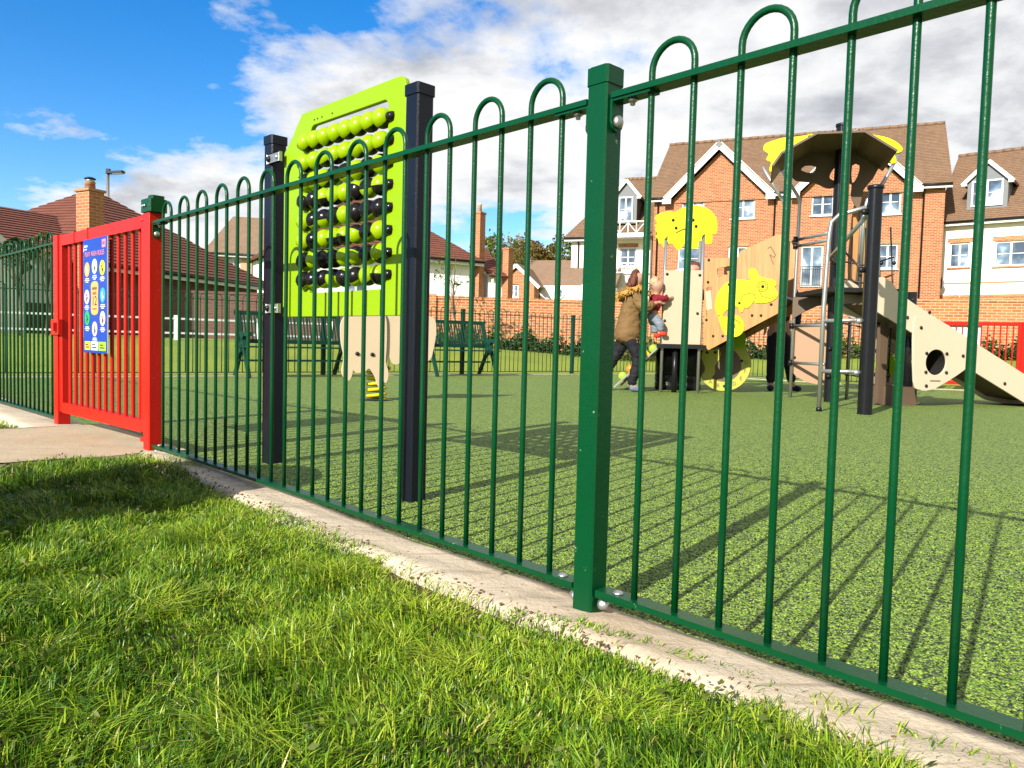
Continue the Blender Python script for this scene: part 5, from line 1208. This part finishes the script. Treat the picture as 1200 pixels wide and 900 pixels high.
# --- tan house behind the bungalow
t = hs_thing('h_tan', 'tan brick house with hipped brown roof, beyond the low bungalow')
EV = 5.5; Wn = 11
w5 = [(.95, 4.6, 1.75, 5.35), (2.4, 3.9, 3.3, 5.2), (5.0, 3.9, 6.2, 5.2)]
shell(t, 'brick_tan', .1, Wn, 0, EV, 8, w5)
for w in w5: window(t, w, 2, 2)
mb = MB(); roof_plane(mb, [(-.3, -.4, EV), (Wn+.3, -.4, EV), (Wn-2, 4, 8.3), (1.1, 4, 8.3)]); roof_plane(mb, [(-.3, 8.4, EV), (-.3, -.4, EV), (1.1, 4, 8.3)]); roof_plane(mb, [(Wn+.3, -.4, EV), (Wn+.3, 8.4, EV), (Wn-2, 4, 8.3)]); roof_plane(mb, [(Wn+.3, 8.4, EV), (-.3, 8.4, EV), (1.1, 4, 8.3), (Wn-2, 4, 8.3)]); mb.build('roof', M['tile_tan'], t)
fascia(t, -.3, Wn+.3, EV)
# --- boundary wall
wl = DATA['wall']
WP = [(-2.35, 21.6), (2.128, 22.0), (10.387, 20.8), (16.5, 19.2)]
bw = thing('boundary_wall', 'long orange brick garden wall behind the play area', 'wall', (0, 0, 0))
for i, (a, b) in enumerate(zip(WP, WP[1:])):
    a, b = Vector((*a, 0)), Vector((*b, 0)); z1 = (1.78, 1.86, 1.98)[i]
    mb = MB(); mb.bar(a+Vector((0, 0, z1/2)), b+Vector((0, 0, z1/2)), .22, z1); mb.build('wall_bay', M['brick_wall'], bw)
    mb = MB(); mb.bar(a+Vector((0, 0, z1+.04)), b+Vector((0, 0, z1+.04)), .26, .075); mb.build('coping', M['brick_wall'], bw)
    MB().box((a.x, a.y, z1/2+.06), (.34, .34, z1+.12), Matrix.Rotation(math.atan2((b-a).y, (b-a).x), 3, 'Z')).build('pier', M['brick_wall'], bw)
dw = thing('garden_wall', 'darker brown brick wall left of the orange wall, behind the right bench', 'wall', (0, 0, 0))
mb = MB(); mb.bar((-9.5, 20.5, .85), (-2.55, 21.6, .85), .22, 1.72); mb.build('wall_bay', M['brick_dk'], dw); mb = MB(); mb.bar((-9.5, 20.5, 1.74), (-2.55, 21.6, 1.74), .26, .06); mb.build('coping', M['brick_dk'], dw)
# --- low white rail in front of the bungalow
kr = thing('knee_rail', 'low white two bar rail on the grass before the dark brick bungalow', 'fence', (0, 0, 0))
A, B = Vector((-13, 12.6, 0)), Vector((-4.4, 18.6, 0))
for z in (.62, .93): mb = MB(); mb.bar(A+Vector((0, 0, z)), B+Vector((0, 0, z)), .05, .04); mb.build('rail', M['white'], kr)
for i in range(7):
    p = A.lerp(B, i/6); MB().box((p.x, p.y, .5), (.08, .08, 1.0)).build('post', M['white'], kr)
# --- street lamp
lp = thing('street_lamp', 'grey steel street lamp standing beside the tall brick chimney', 'street lamp', (-14.75, 28, 0))
MB().tube([(0, 0, 0), (0, 0, 2), (0, 0, 6.35)], [.10, .075, .06], 10).build('pole', M['zinc'], lp)
mb = MB(); mb.box((.28, 0, 6.36), (.62, .26, .07), Matrix.Rotation(-.08, 3, 'Y'), bev=.04); mb.box((.02, 0, 6.42), (.12, .12, .12)); mb.build('lantern', M['gutter'], lp)
MB().box((.38, 0, 6.318), (.34, .2, .02), Matrix.Rotation(-.08, 3, 'Y')).build('lens', M['white'], lp)
# --- bin-shaped shadow caster, added just outside the picture to shade the grass
bx, by = -2.12, 1.68
bn = thing('shadow_bin', 'dark green bin shaped shadow caster added on the grass, out of view', 'shadow caster', (bx, by, -.02))
MB().lathe((0, 0, 0), [(.31, 0), (.315, .03), (.33, .05), (.345, .72), (.335, .74), (.27, .74)], 28).build('body', M['green'], bn)
for k in range(4):
    a = k*math.pi/2+.4; MB().box((.30*math.cos(a), .30*math.sin(a), .82), (.04, .05, .20), Matrix.Rotation(a, 3, 'Z')).build('upright', M['green'], bn)
MB().lathe((0, 0, .91), [(.35, 0), (.35, .03), (.31, .12), (.19, .20), (.001, .225)], 28).build('hood', M['green'], bn)
MB().lathe((0, 0, .45), [(.338, 0), (.346, .0), (.347, .03), (.338, .03)], 28).build('band', M['zinc'], bn)

# ------------------------------------------------------------------ trees, shrubs, grass
def leaf_mesh(name, pts, size, tints, mat, nrng, flat=.3):
    n = len(pts); u = nrng.normal(size=(n, 3)); u[:, 2] *= .7; u /= np.linalg.norm(u, axis=1)[:, None]
    w = nrng.normal(size=(n, 3)); w -= (w*u).sum(1)[:, None]*u; w /= np.linalg.norm(w, axis=1)[:, None]
    s = size*nrng.uniform(.6, 1.3, (n, 1))
    v = np.stack([pts-u*s, pts+w*s*.45, pts+u*s, pts-w*s*.45], 1).reshape(-1, 3)
    me = bpy.data.meshes.new(name); me.vertices.add(4*n); me.vertices.foreach_set('co', v.ravel())
    me.loops.add(4*n); me.loops.foreach_set('vertex_index', np.arange(4*n)); me.polygons.add(n)
    me.polygons.foreach_set('loop_start', np.arange(0, 4*n, 4)); me.update(calc_edges=True)
    a = me.attributes.new('tint', 'FLOAT', 'POINT'); a.data.foreach_set('value', np.repeat(np.clip(tints, 0, 1), 4).astype(np.float32))
    me.materials.append(mat); return me
def crown_pts(nrng, c, rad, nclump, nleaf, squash=.8, cr=.28):
    th = nrng.normal(size=(nclump, 3)); th /= np.linalg.norm(th, axis=1)[:, None]
    r = nrng.uniform(.45, 1, (nclump, 1))**.6; cc = th*r*np.array([rad, rad, rad*squash])
    cs_ = nrng.uniform(.6, 1.3, nclump)*rad*cr
    idx = nrng.integers(0, nclump, nleaf); off = nrng.normal(size=(nleaf, 3)); off *= (cs_[idx]/np.maximum(np.linalg.norm(off, axis=1), .6))[:, None]*nrng.uniform(.5, 1.05, (nleaf, 1))
    return cc[idx]+off+np.array(c), nrng.uniform(0, 1, nclump)[idx]*.6+nrng.uniform(0, .4, nleaf), cc+np.array(c)
def tree(name, label, x, y, h, rad, mat, seed, nclump=40, nleaf=5000, leaf=.10, trunk=.14, squash=.9, group=None, cat='tree', bare=False):
    nrng = np.random.default_rng(seed); z0 = float(ground_z(x, y)); t = thing(name, label, cat, (x, y, z0), 0, group)
    cz = h-rad*squash; P, tn, cc = crown_pts(nrng, (0, 0, cz), rad, nclump, nleaf, squash)
    mb = MB(); mb.tube([(0, 0, -.1), (.03, .02, h*.25), (-.03, .0, h*.5), (.02, 0, cz+rad*.4)], [trunk, trunk*.8, trunk*.6, trunk*.2], 8)
    for q in cc[:(26 if not bare else 60)]:
        b = Vector((0, 0, h*nrng.uniform(.25, .6))); m = b.lerp(Vector(q), .5)+Vector((0, 0, .1*rad)); mb.tube([b, m, Vector(q)], [trunk*.35, trunk*.2, trunk*.06], 5, False)
        if bare:
            for _ in range(5):
                e = Vector(q)+Vector(nrng.normal(size=3)*rad*.22); mb.tube([m.lerp(Vector(q), .6), e], [trunk*.07, trunk*.03], 4, False)
    mb.build('trunk', M['bark'], t)
    obj('crown', leaf_mesh('crown', P, leaf, tn, M[mat], nrng), t)
    return t
tree('tree', 'autumn tree with brown and olive leaves beyond the small brick house', 1.2, 58, 7.5, 3.0, 'leaf_autumn', 2, 60, 9000, .16, .2)
tree('tree', 'broad green and gold tree right of the autumn tree, beyond the bungalow roof', 5.0, 60, 8.0, 3.2, 'leaf_green', 3, 60, 9000, .16, .2)
tree('birch_tree', 'thin half bare birch just right of the tall brick chimney', -.9, 45, 6.1, 1.6, 'leaf_green', 4, 34, 700, .11, .09, bare=True)
tree('tree', 'pale yellow green tree behind the brick chimney of the white house', -1.7, 52, 6.9, 1.4, 'leaf_green', 8, 36, 2600, .12, .12)
tree('sapling', 'young sapling with few leaves in front of the white house', -1.55, 20.0, 2.75, .55, 'leaf_green', 5, 16, 150, .055, .025, 1.1)
tree('shrub', 'round dark green bush in front of the far left house', -10.15, 15.8, 1.95, .34, 'leaf_dark', 6, 22, 1500, .04, .035)
tree('tree', 'slim reddish trunked tree near the latch side of the gate', -10.55, 17.4, 2.3, .30, 'leaf_autumn', 9, 14, 320, .045, .05)
sh_lab = ['low shrub at the left end of the bed under the orange wall', 'low shrub under the orange wall, behind the far fence post', 'low shrub under the orange wall behind the woman', 'low shrub under the orange wall behind the steel cabin posts',
          'low shrub behind the chameleon ramp and dark trousers', 'low shrub behind the steel ladder', 'low shrub behind the top of the slide', 'low shrub behind the triangular slide support', 'low shrub beside the white board on the far gate', 'low shrub at the far right under the orange wall']
for i, lb in enumerate(sh_lab):
    u = i/(len(sh_lab)-1); x = -1.5+16.0*u; y = 20.8 if x < 2 else 20.8-1.25*(x-2)/8.4
    nrng = np.random.default_rng(40+i); z0 = float(ground_z(x, y)); t = thing('shrub', lb, 'shrub', (x, y, z0), 0, 'shrubs under the orange wall')
    n = 1500; P = nrng.normal(size=(n, 3))*np.array([.55, .18, .12])+np.array([0, 0, .20]); P[:, 2] = np.abs(P[:, 2])*(1+.35*np.sin(P[:, 0]*7+i))
    obj('foliage', leaf_mesh('foliage', P, .06, nrng.uniform(0, 1, n), M['leaf_dark' if i % 3 else 'leaf_green'], nrng), t)
    mb = MB()
    for k in range(7): q = P[k*50]; mb.tube([(q[0]*.4, q[1]*.4, -.05), tuple(q)], [.012, .004], 5, False)
    mb.build('stem', M['bark'], t)

def blades(name, pts, hgt, wid, tint, lean_az, lean, mat, kind='stuff'):
    n = len(pts); us = np.array([0, .4, .75, 1.0]); ws = np.array([1, .85, .55, 0])
    dx, dy = np.cos(lean_az), np.sin(lean_az); tw = lean_az+math.pi/2+rng.normal(size=n)*.9
    wx, wy = np.cos(tw)*wid/2, np.sin(tw)*wid/2; V = np.zeros((n, 7, 3)); j = 0
    for u, w in zip(us, ws):
        bx_ = pts[:, 0]+dx*lean*hgt*u**1.7; by_ = pts[:, 1]+dy*lean*hgt*u**1.7; bz = pts[:, 2]+hgt*(u-.36*np.minimum(lean, 1.5)*u**2.2)
        if w:
            V[:, j] = np.stack([bx_-wx*w, by_-wy*w, bz], 1); V[:, j+1] = np.stack([bx_+wx*w, by_+wy*w, bz], 1); j += 2
        else: V[:, j] = np.stack([bx_, by_, bz], 1)
    o_ = (np.arange(n)*7)[:, None]
    L = np.concatenate([o_+np.array([[0, 1, 3, 2]]), o_+np.array([[2, 3, 5, 4]]), o_+np.array([[4, 5, 6]])], 1).ravel()
    ls = ((np.arange(n)*11)[:, None]+np.array([[0, 4, 8]])).ravel()
    me = bpy.data.meshes.new(name); me.vertices.add(7*n); me.vertices.foreach_set('co', V.reshape(-1)); me.loops.add(11*n); me.loops.foreach_set('vertex_index', L)
    me.polygons.add(3*n); me.polygons.foreach_set('loop_start', ls); me.update(calc_edges=True)
    me.polygons.foreach_set('use_smooth', np.ones(3*n, bool))
    a = me.attributes.new('tint', 'FLOAT', 'POINT'); a.data.foreach_set('value', np.repeat(np.clip(tint, 0, 1), 7).astype(np.float32))
    print(name, 'blades', n); me.materials.append(mat); o = obj(name, me); o['kind'] = kind; return o
def vnoise(x, y, s, seed):
    r_ = np.random.default_rng(seed); v = np.zeros_like(x)
    for k in range(7):
        a = r_.uniform(0, 2*math.pi); f = s*r_.uniform(.6, 2.2); v += np.sin((x*math.cos(a)+y*math.sin(a))*f+r_.uniform(0, 6.3))
    return v/2.7
# lawn in front of the fence: t along the fence from the square post (positive towards the gate), s out onto the grass
n0 = 1500000
t_ = rng.uniform(-2.6, 8.0, n0); s_ = rng.uniform(.03, 3.6, n0)
px = POST[0]+UL[0]*t_+NG[0]*s_; py = POST[1]+UL[1]*t_+NG[1]*s_
wobv = .5*np.sin(t_*3.1)+.3*np.sin(t_*7.7)+.25*np.sin(t_*17.3)+.15*np.sin(t_*41)
edge = np.where(t_ < 3.3, .092-.040*sst(1.0, 2.4, t_)+.035*wobv+.025*np.sin(t_*5.3+1)+.03*np.sin(t_*2.2)+rng.exponential(.018, n0)-.02, .27+.03*wobv)
on_path = (t_ > 2.60+.03*np.sin(s_*6)+.015*np.sin(s_*19)) & (t_ < 4.03+.03*np.sin(s_*5))
inbin = (px-bx)**2+(py-by)**2 < .30**2
dist = np.hypot(px, py); view = (py > .55) & (np.abs(px/np.maximum(py, .05)) < .80)
keepp = np.where(view, np.clip(1.4-.27*dist, .26, 1), .16)
keep = (s_ > edge) & ~on_path & ~inbin & (dist > .35) & (py > -.4) & (rng.uniform(size=n0) < keepp)
t_, s_, px, py, edge, dist = [a[keep] for a in (t_, s_, px, py, edge, dist)]; n = len(px)
c1 = vnoise(px, py, 9, 1); c2 = vnoise(px, py, 22, 2); c3 = vnoise(px, py, 3.2, 3); c4 = vnoise(px, py, 45, 5)
near_edge = np.clip(1-(s_-edge)/.22, 0, 1)
hgt = (.035+.012*c1+.010*c2)*rng.uniform(.55, 1.35, n)*(1-.5*near_edge)
bald = (near_edge*rng.uniform(.6, 1.2, n)+.45*c1*near_edge > .78)
k2 = ~bald | (rng.uniform(size=n) < .18)
hgt = np.clip(hgt, .014, .10)
az = 1.8*c1+2.2*c3+1.2*c4+rng.normal(size=n)*1.1; ne = near_edge > rng.uniform(.2, 1.2, n); az = np.where(ne, .758+rng.normal(size=n)*.8, az); lean = np.clip(.75+.3*ne+.35*c2+rng.normal(size=n)*.5, .05, 1.9)
tint = .47+.17*c3*.8+.14*c2+rng.normal(size=n)*.24+.18*near_edge*np.clip(c1+.3, 0, 1)
dry = rng.uniform(size=n) < .05+.25*near_edge*(c1 > .2); tint[dry] = rng.uniform(.8, 1, dry.sum()); tint = np.where(~dry, np.minimum(tint, .84), tint)
gz = -.014+.030*sst(.6, 2.5, t_)*(t_ < 2.7)+.008*vnoise(px, py, 4, 9)+.022*np.clip(1-(s_-edge)/.05, 0, 1)
pts = np.stack([px, py, gz], 1)[k2]
wid = (rng.uniform(.0016, .0034, n)*(1+.10*dist))[k2]
blades('grass', pts, hgt[k2], wid, tint[k2], az[k2], lean[k2], M['grass'])
# broad clover leaves and a few longer seed stalks
far_ = np.where((s_-edge)[k2] > .07)[0]; m = 2600; ii = rng.choice(far_, m); q = pts[ii].copy(); q[:, 2] += rng.uniform(.02, .05, m)
me = leaf_mesh('clover', q, .009, rng.uniform(.3, 1, m), M['leaf_green'], rng); o = obj('clover', me); o['kind'] = 'stuff'
# crumbs of soil and small stones along the footing
mb = MB(); r3 = random.Random(8)
for _ in range(800):
    tt = r3.uniform(-2.2, 2.6); so = r3.gauss(.105+.02*wob(tt*1.7, 2), .022) if r3.random() < .85 else r3.uniform(.03, .2); x, y = line_pt(tt, so); r_ = r3.choice((.002, .0025, .003, .003, .004, .005)); z = zk(tt)-.001 if so < .19 else -.018
    a = r3.uniform(0, 6); rr_ = [r_*r3.uniform(.6, 1.3) for _ in range(6)]
    ring = [(x+q*math.cos(a+k*math.pi/3), y+q*math.sin(a+k*math.pi/3), z+r_*r3.uniform(.1, .5)) for k, q in enumerate(rr_)]
    mb.mi = 0 if r3.random() < .3 else 1
    mb.add(ring+[(x+r_*.2, y, z+r_*r3.uniform(.6, 1.1)), (x, y, z-r_)], [(k, (k+1) % 6, 6) for k in range(6)]+[((k+1) % 6, k, 7) for k in range(6)])
o = mb.build('gravel', [M['path'], M['soil']]); o['kind'] = 'stuff'

# loose granules on the near part of the rubber surface
m = 400000
t_ = rng.uniform(-2.6, 3.4, m); s_ = -.05-rng.uniform(0, 1, m)*4.2
gx_ = POST[0]+UL[0]*t_+NG[0]*s_; gy_ = POST[1]+UL[1]*t_+NG[1]*s_; dd = np.hypot(gx_, gy_)
k = (gy_ > .3) & (np.abs(gx_/np.maximum(gy_, .05)) < .85) & (rng.uniform(size=m) < np.clip(1.6-.34*dd, 0, 1))
gx_, gy_, dd = gx_[k], gy_[k], dd[k]; m = len(gx_)
oc = np.array([(1, 0, 0), (0, 1, 0), (-1, 0, 0), (0, -1, 0), (0, 0, 1)], float); of = np.array([(0, 1, 4), (1, 2, 4), (2, 3, 4), (3, 0, 4)])
rad = rng.uniform(.0021, .0040, m); an = rng.uniform(0, 6.3, m); ca, sa = np.cos(an), np.sin(an)
V = oc[None]*rng.uniform(.55, 1.25, (m, 5, 1)); V = V*np.stack([rad*rng.uniform(.8, 1.5, m), rad, rad*rng.uniform(.5, 1.1, m)], 1)[:, None]
X_ = V[..., 0]*ca[:, None]-V[..., 1]*sa[:, None]+gx_[:, None]; Y_ = V[..., 0]*sa[:, None]+V[..., 1]*ca[:, None]+gy_[:, None]; Z_ = V[..., 2]+rng.uniform(-.001, .001, m)[:, None]
V = np.stack([X_, Y_, Z_], -1)
me = bpy.data.meshes.new('rubber_granules'); me.vertices.add(5*m); me.vertices.foreach_set('co', V.ravel()); me.loops.add(12*m)
me.loops.foreach_set('vertex_index', ((np.arange(m)*5)[:, None, None]+of[None]).ravel()); me.polygons.add(4*m); me.polygons.foreach_set('loop_start', np.arange(0, 12*m, 3)); me.update(calc_edges=True)
a = me.attributes.new('tint', 'FLOAT', 'POINT'); a.data.foreach_set('value', np.repeat(rng.uniform(0, 1, m), 5).astype(np.float32))
me.materials.append(M['granule']); o = obj('rubber_granules', me); o['kind'] = 'stuff'
